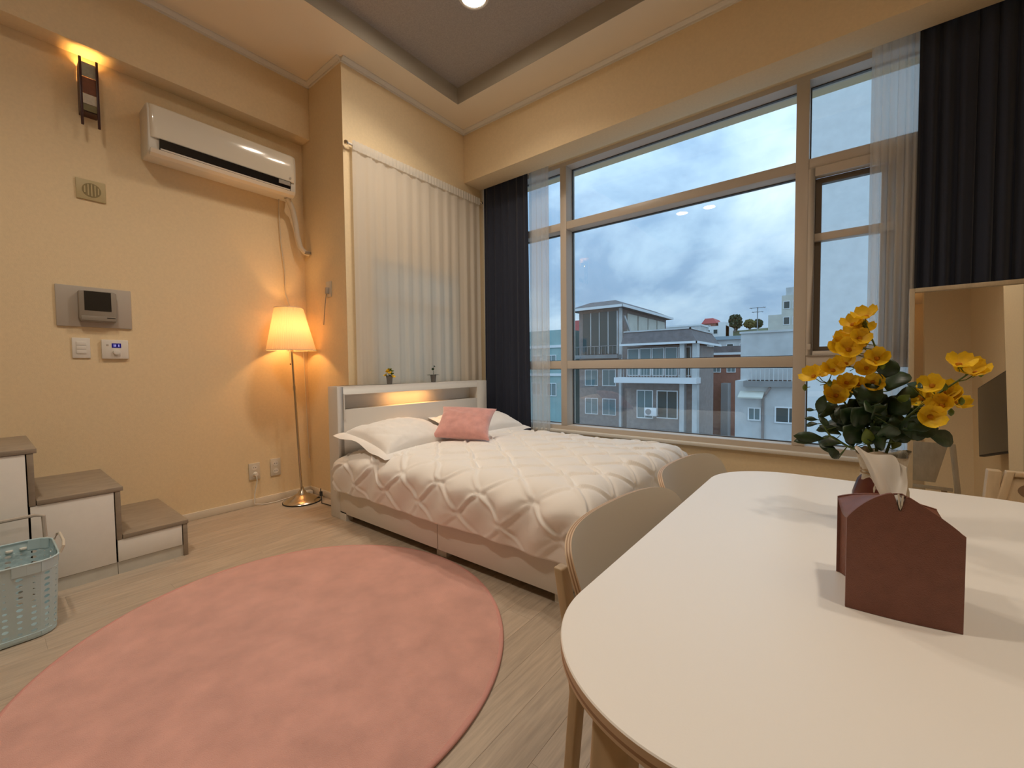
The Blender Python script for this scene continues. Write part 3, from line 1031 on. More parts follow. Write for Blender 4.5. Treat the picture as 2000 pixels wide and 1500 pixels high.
# ------------------------------------------------------------------ wall fittings on the left wall
def outlet(y0, y1, z0, z1, label):
    yc, zc = (y0 + y1) / 2, (z0 + z1) / 2
    t = thing('wall_socket', label, 'wall socket', (XL, yc, zc), 'sockets on the left wall')
    part('plate', B(XL, XL + 0.009, y0, y1, z0, z1), CREAM, t, bevel=0.003)
    for dz in (0.030, -0.030):
        part('socket_well', MB().prism([(yc + 0.021 * math.cos(a), zc + dz + 0.021 * math.sin(a)) for a in [k / 16 * 2 * PI for k in range(16)]], 'x', XL + 0.009, XL + 0.0105), WHPL, t)
        for dy in (-.008, .008):
            part('pin_hole', MB().prism([(yc + dy + 0.003 * math.cos(a), zc + dz + 0.003 * math.sin(a)) for a in [k / 8 * 2 * PI for k in range(8)]], 'x', XL + 0.0105, XL + 0.011), BLACKM, t)


outlet(1.277, 1.357, 0.205, 0.335, 'cream wall socket with a white plug in it')
outlet(1.434, 1.512, 0.205, 0.345, 'empty cream wall socket beside the lamp pole')
t = thing('cable_plate', 'small plate on the return wall with a short cable hanging from it', 'wall plate', (-3.22, YR, 1.70))
part('plate', B(-3.262, -3.185, YR - 0.008, YR, 1.64, 1.765), CREAM, t, bevel=0.003)
part('plug', B(-3.240, -3.215, YR - 0.03, YR - 0.008, 1.665, 1.715), GREYPL, t, bevel=0.003)
part('cable', MB().tube([(-3.23, YR - 0.022, 1.67), (-3.24, YR - 0.03, 1.58), (-3.27, YR - 0.03, 1.42)], 0.003, 6), TAUPE, t, smooth=True)

t = thing('light_switch', 'white rocker light switch below the intercom, beside the thermostat', 'light switch', (XL, 0.40, 1.21))
part('plate', B(XL, XL + 0.009, 0.356, 0.434, 1.147, 1.268), WHPL, t, bevel=0.003)
for k in range(3):
    part('rocker', B(XL + 0.009, XL + 0.0125, 0.374, 0.416, 1.173 + k * 0.0245, 1.196 + k * 0.0245), WHPL, t, bevel=0.001)
t = thing('thermostat', 'white square thermostat with a small blue display and round dial', 'thermostat', (XL, 0.545, 1.20))
part('body', B(XL, XL + 0.018, 0.482, 0.607, 1.143, 1.262), WHPL, t, bevel=0.004)
d_ = part('display', B(XL + 0.018, XL + 0.0195, 0.528, 0.572, 1.212, 1.240), M('display_blue', (0.01, 0.01, 0.08), 0.2, emis=((0.03, 0.02, 0.30), 0.25)), t, bevel=0.001)
DIG = M('display_digit', (0.3, 0.3, 0.6), 0.4, emis=((0.45, 0.45, 1.0), 0.5))
for y_ in (0.537, 0.544, 0.559):
    part('digit', B(XL + 0.0195, XL + 0.020, y_, y_ + 0.004, 1.219, 1.233), DIG, d_)
part('indicator', B(XL + 0.018, XL + 0.0188, 0.503, 0.514, 1.222, 1.233), GREYPL, t)
part('dial', MB().prism([(0.548 + 0.016 * math.cos(a), 1.184 + 0.016 * math.sin(a)) for a in [k / 24 * 2 * PI for k in range(24)]], 'x', XL + 0.018, XL + 0.033), WHPL, t, bevel=0.003)

t = thing('intercom', 'taupe video intercom with a black screen on a grey wall plate', 'intercom', (XL, 0.47, 1.47))
part('backing_plate', B(XL, XL + 0.012, 0.298, 0.63, 1.335, 1.578), GREYPL, t, bevel=0.003)
b_ = part('housing', MB().prism([(0.388, 1.385), (0.396, 1.365), (0.545, 1.365), (0.555, 1.375), (0.555, 1.545), (0.545, 1.553), (0.398, 1.553), (0.388, 1.545)], 'x', XL + 0.012, XL + 0.052), TAUPE, t, bevel=0.004)
part('screen', B(XL + 0.052, XL + 0.0535, 0.412, 0.530, 1.432, 1.548), BLACK, b_)
part('chin', B(XL + 0.052, XL + 0.056, 0.396, 0.548, 1.372, 1.40), TAUPE, b_, bevel=0.002)
part('button', B(XL + 0.056, XL + 0.0575, 0.508, 0.546, 1.390, 1.394), BLACKM, b_)

t = thing('wall_speaker', 'square beige wall speaker with a round slotted grille', 'speaker', (XL, 0.47, 2.18))
part('plate', B(XL, XL + 0.010, 0.405, 0.535, 2.105, 2.225), BEIGEY, t, bevel=0.003)
disc = part('grille', MB().prism([(0.472 + 0.042 * math.cos(a), 2.165 + 0.042 * math.sin(a)) for a in [k / 28 * 2 * PI for k in range(28)]], 'x', XL + 0.010, XL + 0.0115), BEIGED, t)
for k in range(-2, 3):
    hh = math.sqrt(max(0, 0.036 ** 2 - (k * 0.015) ** 2))
    part('slat', B(XL + 0.0115, XL + 0.0135, 0.472 + k * 0.015 - 0.003, 0.472 + k * 0.015 + 0.003, 2.165 - hh, 2.165 + hh), BEIGEY, disc)

# wall sconce
sy0, sy1, sxf = 0.437, 0.508, XL + 0.085
t = thing('wall_sconce', 'dark red wood wall sconce glowing upward under the beam', 'wall lamp', (XL, 0.472, 2.7))
for yy, z1, z0 in ((sy0, 2.905, 2.515), (sy1, 2.905, 2.515)):
    part('post', B(sxf, sxf + 0.012, yy - 0.006, yy + 0.006, z0, z1), REDW, t, bevel=0.002)
for z0, z1, c, nm in ((2.80, 2.882, (0.36, 0.35, 0.28), 'a'), (2.705, 2.797, (0.20, 0.075, 0.04), 'b'), (2.645, 2.702, (0.60, 0.54, 0.44), 'c'), (2.605, 2.642, (0.20, 0.17, 0.08), 'd')):
    part('glass_panel', B(sxf - 0.003, sxf + 0.003, sy0 + 0.006, sy1 - 0.006, z0, z1), M('sconce_glass_' + nm, c, 0.3, var=0.1, scale=60), t)
part('side_panel', B(XL + 0.004, sxf - 0.004, sy0 - 0.004, sy0, 2.60, 2.882), REDW, t)
part('side_panel', B(XL + 0.004, sxf - 0.004, sy1, sy1 + 0.004, 2.60, 2.882), REDW, t)
part('bottom_panel', B(XL + 0.004, sxf - 0.004, sy0, sy1, 2.60, 2.606), REDW, t)
part('back_plate', B(XL, XL + 0.004, sy0, sy1, 2.60, 2.80), REDW, t)
part('bulb', MB().lathe([(0.001, -0.013), (0.008, -0.008), (0.011, 0), (0.008, 0.008), (0.001, 0.013)], (XL + 0.045, 0.472, 2.835), 12), emit_mat('sconce_bulb', (1, 0.52, 0.14), 14), t, smooth=True)
lamp_light(t, 'POINT', (XL + 0.045, 0.472, 2.835), 3.2, (1, 0.52, 0.14), 0.018)

# ------------------------------------------------------------------ air conditioner
AY0, AY1 = 0.712, 1.618
t = thing('air_conditioner', 'white split air conditioner mounted high on the left wall', 'air conditioner', (XL, 1.16, 2.44))
xa = XL
front = [(xa + 0.190, 2.735), (xa + 0.198, 2.70), (xa + 0.201, 2.64), (xa + 0.199, 2.58), (xa + 0.193, 2.515)]
body = [(xa, 2.445), (xa, 2.745), (xa + 0.175, 2.745)] + [(p[0] - 0.008, p[1]) for p in front] + [(xa + 0.184, 2.470), (xa + 0.172, 2.448), (xa + 0.14, 2.434), (xa + 0.03, 2.432)]
part('body', MB().prism(body, 'y', AY0, AY1), ACB, t, bevel=0.008, seg=3)


def acf(u, v):
    y = AY0 + 0.004 + (AY1 - AY0 - 0.008) * u
    z = 2.738 - 0.206 * v
    x = xa + 0.176 + 0.030 * math.sin(PI * (0.16 + 0.66 * v)) ** 0.7 - 0.010 * smoothstep(0.0, -0.1, v)
    e = min(u, 1 - u)
    x -= 0.02 * (1 - smoothstep(0, 0.03, e)) ** 2
    return (x, y, z)


fp = part('front_panel', MB().grid(acf, 60, 24), ACW, t, smooth=True, angle=180)
fp.modifiers.new('thickness', 'SOLIDIFY').thickness = 0.006
part('air_outlet', MB().prism([(xa + 0.150, 2.531), (xa + 0.203, 2.531), (xa + 0.192, 2.466), (xa + 0.140, 2.466)], 'y', AY0 + 0.055, AY1 - 0.045), BLACK, t)
part('louver', MB().prism([(xa + 0.193, 2.474), (xa + 0.197, 2.476), (xa + 0.194, 2.468), (xa + 0.190, 2.467)], 'y', AY0 + 0.06, AY1 - 0.05), ACB, t)
part('lower_lip', MB().prism([(xa + 0.187, 2.468), (xa + 0.192, 2.466), (xa + 0.178, 2.444), (xa + 0.150, 2.432), (xa + 0.150, 2.436), (xa + 0.174, 2.447)], 'y', AY0 + 0.012, AY1 - 0.012), ACW, t)
part('display_window', B(xa + 0.197, xa + 0.2035, AY1 - 0.135, AY1 - 0.05, 2.500, 2.528), TAUPE, t)
part('badge', B(xa + 0.2045, xa + 0.2055, AY1 - 0.055, AY1 - 0.042, 2.555, 2.568), GREYPL, t)
part('logo_mark', B(xa + 0.166, xa + 0.1665, AY1 - 0.125, AY1 - 0.095, 2.452, 2.455), GREYPL, t)
part('refrigerant_pipe', MB().tube([(-3.50, 1.575, 2.44), (-3.515, 1.60, 2.42), (-3.535, 1.635, 2.37), (-3.545, 1.660, 2.28), (-3.547, 1.675, 2.17), (-3.545, 1.695, 2.08), (-3.535, 1.725, 2.04), (-3.530, 1.760, 2.035)], 0.021, 12), CREAM, t, smooth=True)
part('wall_collar', MB().lathe([(0.02, -0.012), (0.034, -0.01), (0.034, 0.01), (0.02, 0.012)], (-3.53, 1.75, 2.035), 14), TAUPE, t, smooth=True)
part('power_lead', MB().tube([(-3.56, 1.545, 2.44), (-3.595, 1.555, 2.36), (-3.600, 1.565, 2.10), (-3.600, 1.590, 1.86), (-3.600, 1.585, 1.70), (-3.59, 1.62, 1.58), (-3.59, 1.69, 1.42), (-3.595, 1.72, 1.2), (-3.60, 1.745, 0.3)], 0.0035, 6), CREAM, t, smooth=True)

# ------------------------------------------------------------------ storage steps
SX = -2.957


def step_unit(y0, y1, z1, znext, label):
    t = thing('step_cabinet', label, 'cabinet', (SX - 0.32, (y0 + y1) / 2, 0), 'wood topped storage steps along the left wall')
    part('top_board', B(XL, SX + 0.004, y0 + 0.0005, y1 + (0.010 if znext else 0.004), z1 - 0.022, z1), OAKG, t, bevel=0.0015)
    part('end_panel', B(XL, SX + 0.002, y1 - 0.022, y1 - 0.001, (znext - 0.0225 if znext else 0), z1 - 0.023), OAKG, t, bevel=0.0015)
    part('carcass', B(XL, SX - 0.024, y0 + 0.001, y1 - 0.024, 0.05, z1 - 0.023), BLACKM, t)
    part('door', B(SX - 0.018, SX, y0 + 0.002 - (0.022 if y0 > 0.2 or y0 > 0 else 0), y1 - 0.0265, 0.066, z1 - 0.024), WHITEW, t, bevel=0.001)
    part('kick_plate', B(SX - 0.022, SX - 0.006, y0 - (0.0215 if y0 > 0 else 0), y1 - 0.0225, 0.0, 0.063), PALEW, t)
    return t


step_unit(-0.16, 0.150, 0.707, 0.460, 'tall storage step cabinet at the left edge of the photo')
step_unit(0.151, 0.442, 0.460, 0.205, 'middle height storage step cabinet, behind the blue basket')
step_unit(0.443, 0.720, 0.205, 0.0, 'lowest storage step cabinet, a single flat drawer height')

# ------------------------------------------------------------------ laundry basket
bx0, bx1, byA, byB, bh = -2.86, -2.50, -0.40, 0.185, 0.308
t = thing('laundry_basket', 'pale blue perforated plastic laundry basket by the steps', 'basket', ((bx0 + bx1) / 2, (byA + byB) / 2, 0))
cx, cy = (bx0 + bx1) / 2, (byA + byB) / 2


def bring(a, z):
    """point of the basket wall at perimeter fraction a and height z"""
    k = 0.95 + 0.05 * z / bh
    hx, hy, r = (bx1 - bx0) / 2 * k, (byB - byA) / 2 * k, 0.07
    segs = [2 * (hy - r), PI * r / 2, 2 * (hx - r), PI * r / 2] * 2
    L = sum(segs)
    d = (a % 1.0) * L
    i = 0
    while d > segs[i]:
        d -= segs[i]
        i += 1
    if i == 0:
        p, n = (hx, -hy + r + d), (1, 0)
    elif i == 2:
        p, n = (hx - r - d, hy), (0, 1)
    elif i == 4:
        p, n = (-hx, hy - r - d), (-1, 0)
    elif i == 6:
        p, n = (-hx + r + d, -hy), (0, -1)
    else:
        c = {1: (hx - r, hy - r, 0), 3: (-hx + r, hy - r, PI / 2), 5: (-hx + r, -hy + r, PI), 7: (hx - r, -hy + r, 1.5 * PI)}[i]
        an = c[2] + d / r
        n = (math.cos(an), math.sin(an))
        p = (c[0] + r * n[0], c[1] + r * n[1])
    return (cx + p[0], cy + p[1], z)


def basket_wall():
    """wall made of cells, each with an elliptical hole"""
    mb = MB()
    NA, NZ = 46, 10
    z0, z1 = 0.012, bh
    hz0, hz1 = 0.026, 0.266
    for i in range(NA):
        for (a_, b_) in ((z0, hz0), (hz1, z1)):
            q = len(mb.v)
            mb.v += [bring(i / NA, a_), bring((i + 1) / NA, a_), bring((i + 1) / NA, b_), bring(i / NA, b_)]
            mb.face((q, q + 1, q + 2, q + 3))
        for j in range(NZ):
            za, zb = hz0 + (hz1 - hz0) * j / NZ, hz0 + (hz1 - hz0) * (j + 1) / NZ
            big = (0.27 - 0.08 * smoothstep(5, 0, j)) if i % 2 == 0 else (0.25 - 0.15 * smoothstep(1, 8, j))
            outer, inner = [], []
            n = 12
            for k in range(n):
                t_ = 2 * PI * k / n + PI / n
                c, s = math.cos(t_), math.sin(t_)
                m_ = max(abs(c), abs(s))
                uo, vo = 0.5 + 0.5 * c / m_, 0.5 + 0.5 * s / m_
                ui, vi = 0.5 + big * c * 0.95, 0.5 + big * s
                outer.append(bring((i + uo) / NA, za + (zb - za) * vo))
                inner.append(bring((i + ui) / NA, za + (zb - za) * vi))
            q = len(mb.v)
            mb.v += outer + inner
            for k in range(n):
                l = (k + 1) % n
                mb.face((q + k, q + l, q + n + l, q + n + k))
            # square corners of the cell
            q2 = len(mb.v)
            mb.v += [bring(i / NA, za), bring((i + 1) / NA, za), bring((i + 1) / NA, zb), bring(i / NA, zb)]
            ang = [2 * PI * k / n + PI / n for k in range(n)]
            for ci, tc_ in ((2, PI / 4), (3, 3 * PI / 4), (0, 5 * PI / 4), (1, 7 * PI / 4)):
                lo = max(range(n), key=lambda k: -((tc_ - ang[k]) % (2 * PI)))
                hi = (lo + 1) % n
                mb.face((q + lo, q2 + ci, q + hi))
    return mb


o = part('perforated_wall', basket_wall(), BLUEPL, t, smooth=False)
o.modifiers.new('thickness', 'SOLIDIFY').thickness = 0.003
mb = MB()
q = [bring(k / 64, 0.013) for k in range(64)]
mb.v += q + [(p[0], p[1], 0.004) for p in q]
mb.face(range(64))
mb.face(range(64, 128))
for k in range(64):
    mb.face((k, (k + 1) % 64, 64 + (k + 1) % 64, 64 + k))
part('bottom', mb, BLUEPL, t)
part('rim', MB().tube([bring(k / 96, bh) for k in range(97)], 0.0035, 8), BLUEPL, t, smooth=True)
part('handle', MB().tube([(bx0 - 0.004, -0.20, bh), (bx0 - 0.012, -0.20, bh + 0.07), (bx0 - 0.012, -0.17, bh + 0.10), (bx0 - 0.012, 0.14, bh + 0.105), (bx0 - 0.012, 0.165, bh + 0.095), (bx0 - 0.004, 0.168, bh)], 0.008, 8), GREYPL, t, smooth=True, label='grey carrying handle')
part('handle', MB().tube([(-2.56, byB + 0.004, bh), (-2.56, byB + 0.014, bh + 0.025), (-2.60, byB + 0.018, bh + 0.036), (-2.74, byB + 0.018, bh + 0.036), (-2.78, byB + 0.014, bh + 0.025), (-2.78, byB + 0.004, bh)], 0.005, 8), CREAM, t, smooth=True)
for yy in (-0.3, -0.1, 0.06, 0.10):
    part('rivet', MB().lathe([(0.011, -.004), (0.012, 0), (0.011, .004)], (bx0 + 0.006, yy, bh - 0.03), 10), WHPL, t)

# ------------------------------------------------------------------ rug
RC, RA, RBb, RT = (-1.685, 0.742), 0.858, 0.812, math.radians(158)
t = thing('rug', 'round dusty pink short pile rug on the floor', 'rug', (RC[0], RC[1], 0))


def rug_pt(a, r, z):
    x, y = RA * r * math.cos(a), RBb * r * math.sin(a)
    return (RC[0] + x * math.cos(RT) - y * math.sin(RT), RC[1] + x * math.sin(RT) + y * math.cos(RT), z)


def rug_surface(u, v):
    a = u * 2 * PI
    r = 0.992 * v
    p = rug_pt(a, max(r, 0.002), 0)
    z = 0.0125 + 0.0012 * mnoise.noise(Vector((p[0] * 9, p[1] * 9, 0))) + 0.0008 * mnoise.noise(Vector((p[0] * 40, p[1] * 40, 0)))
    return (p[0], p[1], z)


part('pile', MB().grid(rug_surface, 160, 60, closed_u=True), RUGM, t, smooth=True, angle=180)
mb = MB()
prof = [(0.98, 0.001), (1.0, 0.001), (1.004, 0.006), (1.0, 0.012), (0.990, 0.0135), (0.980, 0.012)]
for r, z in prof:
    for k in range(160):
        mb.v.append(rug_pt(k / 160 * 2 * PI, r, z))
for i in range(len(prof) - 1):
    for k in range(160):
        l = (k + 1) % 160
        mb.face((i * 160 + k, i * 160 + l, (i + 1) * 160 + l, (i + 1) * 160 + k))
part('binding', mb, RUGE, t, smooth=True, angle=180)

# ------------------------------------------------------------------ table
TX0, TX1, TY0, TY1, TT = -0.307, 0.50, 0.352, 1.566, 0.72
tcx, tcy, thx, thy = (TX0 + TX1) / 2, (TY0 + TY1) / 2, (TX1 - TX0) / 2, (TY1 - TY0) / 2


def outline(inset, n=120, r=0.200):
    pts = []
    hx, hy = thx - inset, thy - inset
    rr = r - inset * 0.5
    for k in range(4):
        cxx, cyy = ((1, 1), (-1, 1), (-1, -1), (1, -1))[k]
        for i in range(n // 4):
            a = PI / 2 * k + PI / 2 * i / (n // 4 - 1)
            x = cxx * (hx - rr) + rr * math.cos(a)
            y = cyy * (hy - rr) + rr * math.sin(a)
            pts.append((x, y))
    out = []
    for x, y in pts:
        f = 0.003
        x2 = x + math.copysign(f, x) * (1 - (y / hy) ** 2) * (abs(x) / hx) ** 6 - math.copysign(f, x) * (abs(x) / hx) ** 6
        y2 = y + math.copysign(f, y) * (1 - (x / hx) ** 2) * (abs(y) / hy) ** 6 - math.copysign(f, y) * (abs(y) / hy) ** 6
        out.append((tcx + x2, tcy + y2))
    return out


def slab(layers, mb=None):
    mb = mb or MB()
    n = len(layers[0][0])
    o = len(mb.v)
    for pts, z, m in layers:
        mb.v += [(x, y, z) for x, y in pts]
    for i in range(len(layers) - 1):
        for k in range(n):
            l = (k + 1) % n
            mb.face((o + i * n + k, o + i * n + l, o + (i + 1) * n + l, o + (i + 1) * n + k), layers[i + 1][2])
    mb.face([o + k for k in range(n)][::-1], 0)
    mb.face([o + (len(layers) - 1) * n + k for k in range(n)], 0)
    return mb


table = thing('dining_table', 'white topped dining table with rounded corners and birch legs', 'table', (tcx, tcy, 0))
ed = outline(0.0)
lay = [(outline(0.014), TT - 0.022, 0), (outline(0.004), TT - 0.019, 1)]
for k, m_ in enumerate((2, 1, 2, 1)):
    lay.append((ed, TT - 0.0175 + k * 0.004, m_))
lay += [(ed, TT - 0.0015, 1), (outline(0.0012), TT, 0)]
part('tabletop', slab(lay), [LAMW, PLYL, PLYD], table, smooth=True, angle=25)
for sx_, sy_ in ((-1, -1), (1, -1), (-1, 1), (1, 1)):
    lx, ly = tcx + sx_ * (thx - 0.127), tcy + sy_ * (thy - 0.056)
    fx, fy = tcx + sx_ * (thx - 0.110), tcy + sy_ * (thy + 0.030)
    mb = MB()
    for (x_, y_, z_, w_) in ((fx, fy, 0, 0.014), (lx, ly, TT - 0.0225, 0.021)):
        mb.v += [(x_ + a * w_, y_ + b * w_, z_) for a, b in ((-1, -1), (1, -1), (1, 1), (-1, 1))]
    for q in ((3, 2, 1, 0), (4, 5, 6, 7), (0, 1, 5, 4), (1, 2, 6, 5), (2, 3, 7, 6), (3, 0, 4, 7)):
        mb.face(q)
    part('leg', mb, BIRCH, table, bevel=0.005, seg=3)
for q in ((tcx - thx + 0.14, tcx + thx - 0.14, tcy - thy + 0.175, tcy - thy + 0.195), (tcx - thx + 0.14, tcx + thx - 0.14, tcy + thy - 0.195, tcy + thy - 0.175),
          (tcx - thx + 0.165, tcx - thx + 0.185, tcy - thy + 0.14, tcy + thy - 0.14), (tcx + thx - 0.185, tcx + thx - 0.165, tcy - thy + 0.14, tcy + thy - 0.14)):
    part('apron', B(*q, TT - 0.060, TT - 0.0225), BIRCH, table, bevel=0.002)


# ------------------------------------------------------------------ plywood chairs
def squircle(s, t, p=6.5):
    """unit square -> rounded square"""
    m_ = max(abs(s), abs(t))
    if m_ < 1e-6:
        return 0.0, 0.0
    L = (abs(s) ** p + abs(t) ** p) ** (1 / p)
    return s * m_ / L, t * m_ / L


def shell(fn, nu, nv, th, layers=5):
    """curved plywood sheet: fn(s,t)->(point, normal); two faces and a layered edge. materials 0 face, 1 light, 2 dark"""
    mb = MB()
    for sg in (1, -1):
        o = len(mb.v)
        for i in range(nu + 1):
            for j in range(nv + 1):
                p, n = fn(2 * i / nu - 1, 2 * j / nv - 1)
                mb.v.append(tuple(p + n * sg * th / 2))
        for i in range(nu):
            for j in range(nv):
                a = o + i * (nv + 1) + j
                mb.face((a, a + nv + 1, a + nv + 2, a + 1), 0)
    per = [(2 * i / nu - 1, -1) for i in range(nu)] + [(1, 2 * j / nv - 1) for j in range(nv)] + \
          [(1 - 2 * i / nu, 1) for i in range(nu)] + [(-1, 1 - 2 * j / nv) for j in range(nv)]
    n_ = len(per)
    o = len(mb.v)
    for l in range(layers + 1):
        for s, t in per:
            p, n = fn(s, t)
            mb.v.append(tuple(p + n * (0.5 - l / layers) * th))
    for l in range(layers):
        for k in range(n_):
            k2 = (k + 1) % n_
            mb.face((o + l * n_ + k, o + l * n_ + k2, o + (l + 1) * n_ + k2, o + (l + 1) * n_ + k), 1 if l % 2 == 0 else 2)
    return mb


def back_fn(s, t):
    a, b = squircle(s, t)
    y = 0.260 * a
    z = 0.612 + 0.132 * b
    x = -0.195 + 0.050 * abs(a) ** 2.4 - 0.040 * b - 0.012 * b * b
    n = Vector((1, -0.050 * 2.4 * abs(a) ** 1.4 / 0.260 * (1 if a > 0 else -1), 0.25)).normalized()
    return Vector((x, y, z)), n


def seat_fn(s, t):
    a, b = squircle(s, t, 4)
    x, y = 0.20 * a + 0.0, 0.215 * b
    z = 0.445 - 0.018 * smoothstep(0.4, 1.0, a) - 0.010 * (1 - b * b) - 0.012 * (1 - abs(a))
    return Vector((x, y, z)), Vector((0, 0, 1))


def make_chair(loc, label):
    t = thing('plywood_chair', label, 'chair', (0, 0, 0), 'plywood chairs along the table side')
    part('backrest', shell(back_fn, 40, 24, 0.013), [CHAIRW, PLYL, PLYD], t, smooth=True, angle=30)
    part('seat', shell(seat_fn, 30, 30, 0.013), [LAMW, PLYL, PLYD], t, smooth=True, angle=30)
    for sy_ in (-1, 1):
        y = sy_ * 0.168
        # rear post: bent leg that carries the backrest
        pts = [(-0.245, y * 1.18, 0), (-0.212, y * 1.12, 0.42), (-0.222, y * 1.13, 0.52), (-0.248, y * 1.14, 0.66)]
        mb = MB()
        for (p, q) in zip(pts[:-1], pts[1:]):
            mb.bar(p, q, 0.034, 0.022, up=(1, 0, 0))
        mb = MB()
        for (px, py, pz), w_ in zip(pts, (0.011, 0.016, 0.016, 0.013)):
            mb.v += [(px - 0.011, py - w_, pz), (px + 0.011, py - w_, pz), (px + 0.011, py + w_, pz), (px - 0.011, py + w_, pz)]
        for i in range(3):
            for k in range(4):
                l = (k + 1) % 4
                mb.face((i * 4 + k, i * 4 + l, i * 4 + 4 + l, i * 4 + 4 + k))
        mb.face((3, 2, 1, 0))
        mb.face((12, 13, 14, 15))
        part('leg', mb, BIRCH, t, bevel=0.004, seg=3)
        mb = MB()
        for (px, py, pz), w_ in (((0.185, y * 1.12, 0), 0.011), ((0.150, y, 0.425), 0.017)):
            mb.v += [(px - w_, py - w_, pz), (px + w_, py - w_, pz), (px + w_, py + w_, pz), (px - w_, py + w_, pz)]
        for q in ((3, 2, 1, 0), (4, 5, 6, 7), (0, 1, 5, 4), (1, 2, 6, 5), (2, 3, 7, 6), (3, 0, 4, 7)):
            mb.face(q)
        part('leg', mb, BIRCH, t, bevel=0.004, seg=3)
        part('seat_rail', MB().bar((-0.21, y, 0.405), (0.150, y, 0.405), 0.018, 0.035), BIRCH, t, bevel=0.003)
    part('cross_rail', MB().bar((-0.21, -0.168, 0.405), (-0.21, 0.168, 0.405), 0.018, 0.035), BIRCH, t, bevel=0.003)
    part('cross_rail', MB().bar((0.14, -0.168, 0.405), (0.14, 0.168, 0.405), 0.018, 0.035), BIRCH, t, bevel=0.003)
    t.location = loc
    return t


ch = make_chair((-0.176, 0.886, 0), 'nearer plywood chair with curved grey back, tucked at the table by the rug')
ch.rotation_euler = (0, 0, -0.07)
dup(ch, (-0.183, 1.420, 0), -0.075, 'farther plywood chair with curved grey back, nearer the window')

# pale wooden chair at the far end of the table
wc = thing('wooden_chair', 'pale wooden chair with a framed back panel in front of the mirror', 'chair', (0.47, 1.98, 0))


def wpt(u, z, d=0.0):
    """u across the back (0 = left), z height, d depth toward the table"""
    return (0.352 + u + 0.0, 1.80 - d + 0.16 * (z - 0.45), z)


for u0 in (-0.012, 0.262):
    mb = MB()
    for z, dx in ((0, 0.0), (0.42, -0.018), (0.742, 0.012)):
        for a, b in ((0, 0), (0.028, 0), (0.028, -0.03), (0, -0.03)):
            p = wpt(u0 + a + (dx if u0 < 0.1 else -dx), z, b)
            mb.v.append(p)
    for i in range(2):
        for k in range(4):
            l = (k + 1) % 4
            mb.face((i * 4 + k, i * 4 + l, i * 4 + 4 + l, i * 4 + 4 + k))
    mb.face((3, 2, 1, 0))
    mb.face((8, 9, 10, 11))
    part('leg', mb, BIRCH, wc, bevel=0.003)


def wpanel(u0, u1, z0, z1, d0, d1, skew=0.0):
    mb = MB()
    for z in (z0, z1):
        k = skew * (z - 0.742)
        mb.v += [wpt(u0 + k, z, d0), wpt(u1 + k, z, d0), wpt(u1 + k, z, d1), wpt(u0 + k, z, d1)]
    for q in ((0, 1, 2, 3), (7, 6, 5, 4), (0, 4, 5, 1), (1, 5, 6, 2), (2, 6, 7, 3), (3, 7, 4, 0)):
        mb.face(q)
    return mb


bk = part('back_panel', wpanel(0.034, 0.246, 0.47, 0.745, -0.012, 0.006, 0.22), BIRCH, wc, bevel=0.002)
part('panel_frame', wpanel(0.034, 0.050, 0.47, 0.745, 0.006, 0.012, 0.22), BIRCH, bk, bevel=0.002)
part('panel_frame', wpanel(0.050, 0.246, 0.731, 0.745, 0.006, 0.012, 0.22), BIRCH, bk, bevel=0.002)
mb = MB()
for k in range(24):
    a = 2 * PI * k / 24
    mb.v.append(wpt(0.118 + 0.052 * math.cos(a) + 0.22 * (0.693 - 0.742), 0.693 + 0.026 * math.sin(a), 0.0066))
mb.face(range(24))
part('handle_hole', mb, M('hole_brown', (0.24, 0.15, 0.085), 0.6), bk)
part('groove', wpanel(0.108, 0.111, 0.50, 0.668, 0.006, 0.0066, 0.22), PLYD, bk)
part('seat', B(0.335, 0.62, 1.66, 1.84, 0.42, 0.445), BIRCH, wc, bevel=0.004)
for xx in (0.35, 0.585):
    part('leg', B(xx, xx + 0.028, 1.665, 1.693, 0, 0.42), BIRCH, wc, bevel=0.003)

# ------------------------------------------------------------------ tissue cover
t = thing('tissue_box_cover', 'brown leather house shaped tissue box cover on the table', 'tissue box', (0.07, 0.80, TT))
ang_t = math.radians(5)
T0 = Vector((0.0105, 0.742, TT))
ex = Vector((math.cos(ang_t), math.sin(ang_t), 0))
ey = Vector((-math.sin(ang_t), math.cos(ang_t), 0))
TW, TD, TH, TPK = 0.1165, 0.120, 0.124, 0.170


def tp(u, v, z):
    return tuple(T0 + ex * u * TW + ey * v * TD + Vector((0, 0, z)))


def gable(u, v=0.0):
    """height of the arched top at fraction u across the front"""
    k = 1 - abs(2 * u - 0.98)
    k = max(0, min(1, k))
    e = math.sin(k * PI / 2) ** 0.8 if u < 0.49 else k ** 0.85
    return TH + (TPK - TH) * (1 - 0.72 * v) * e


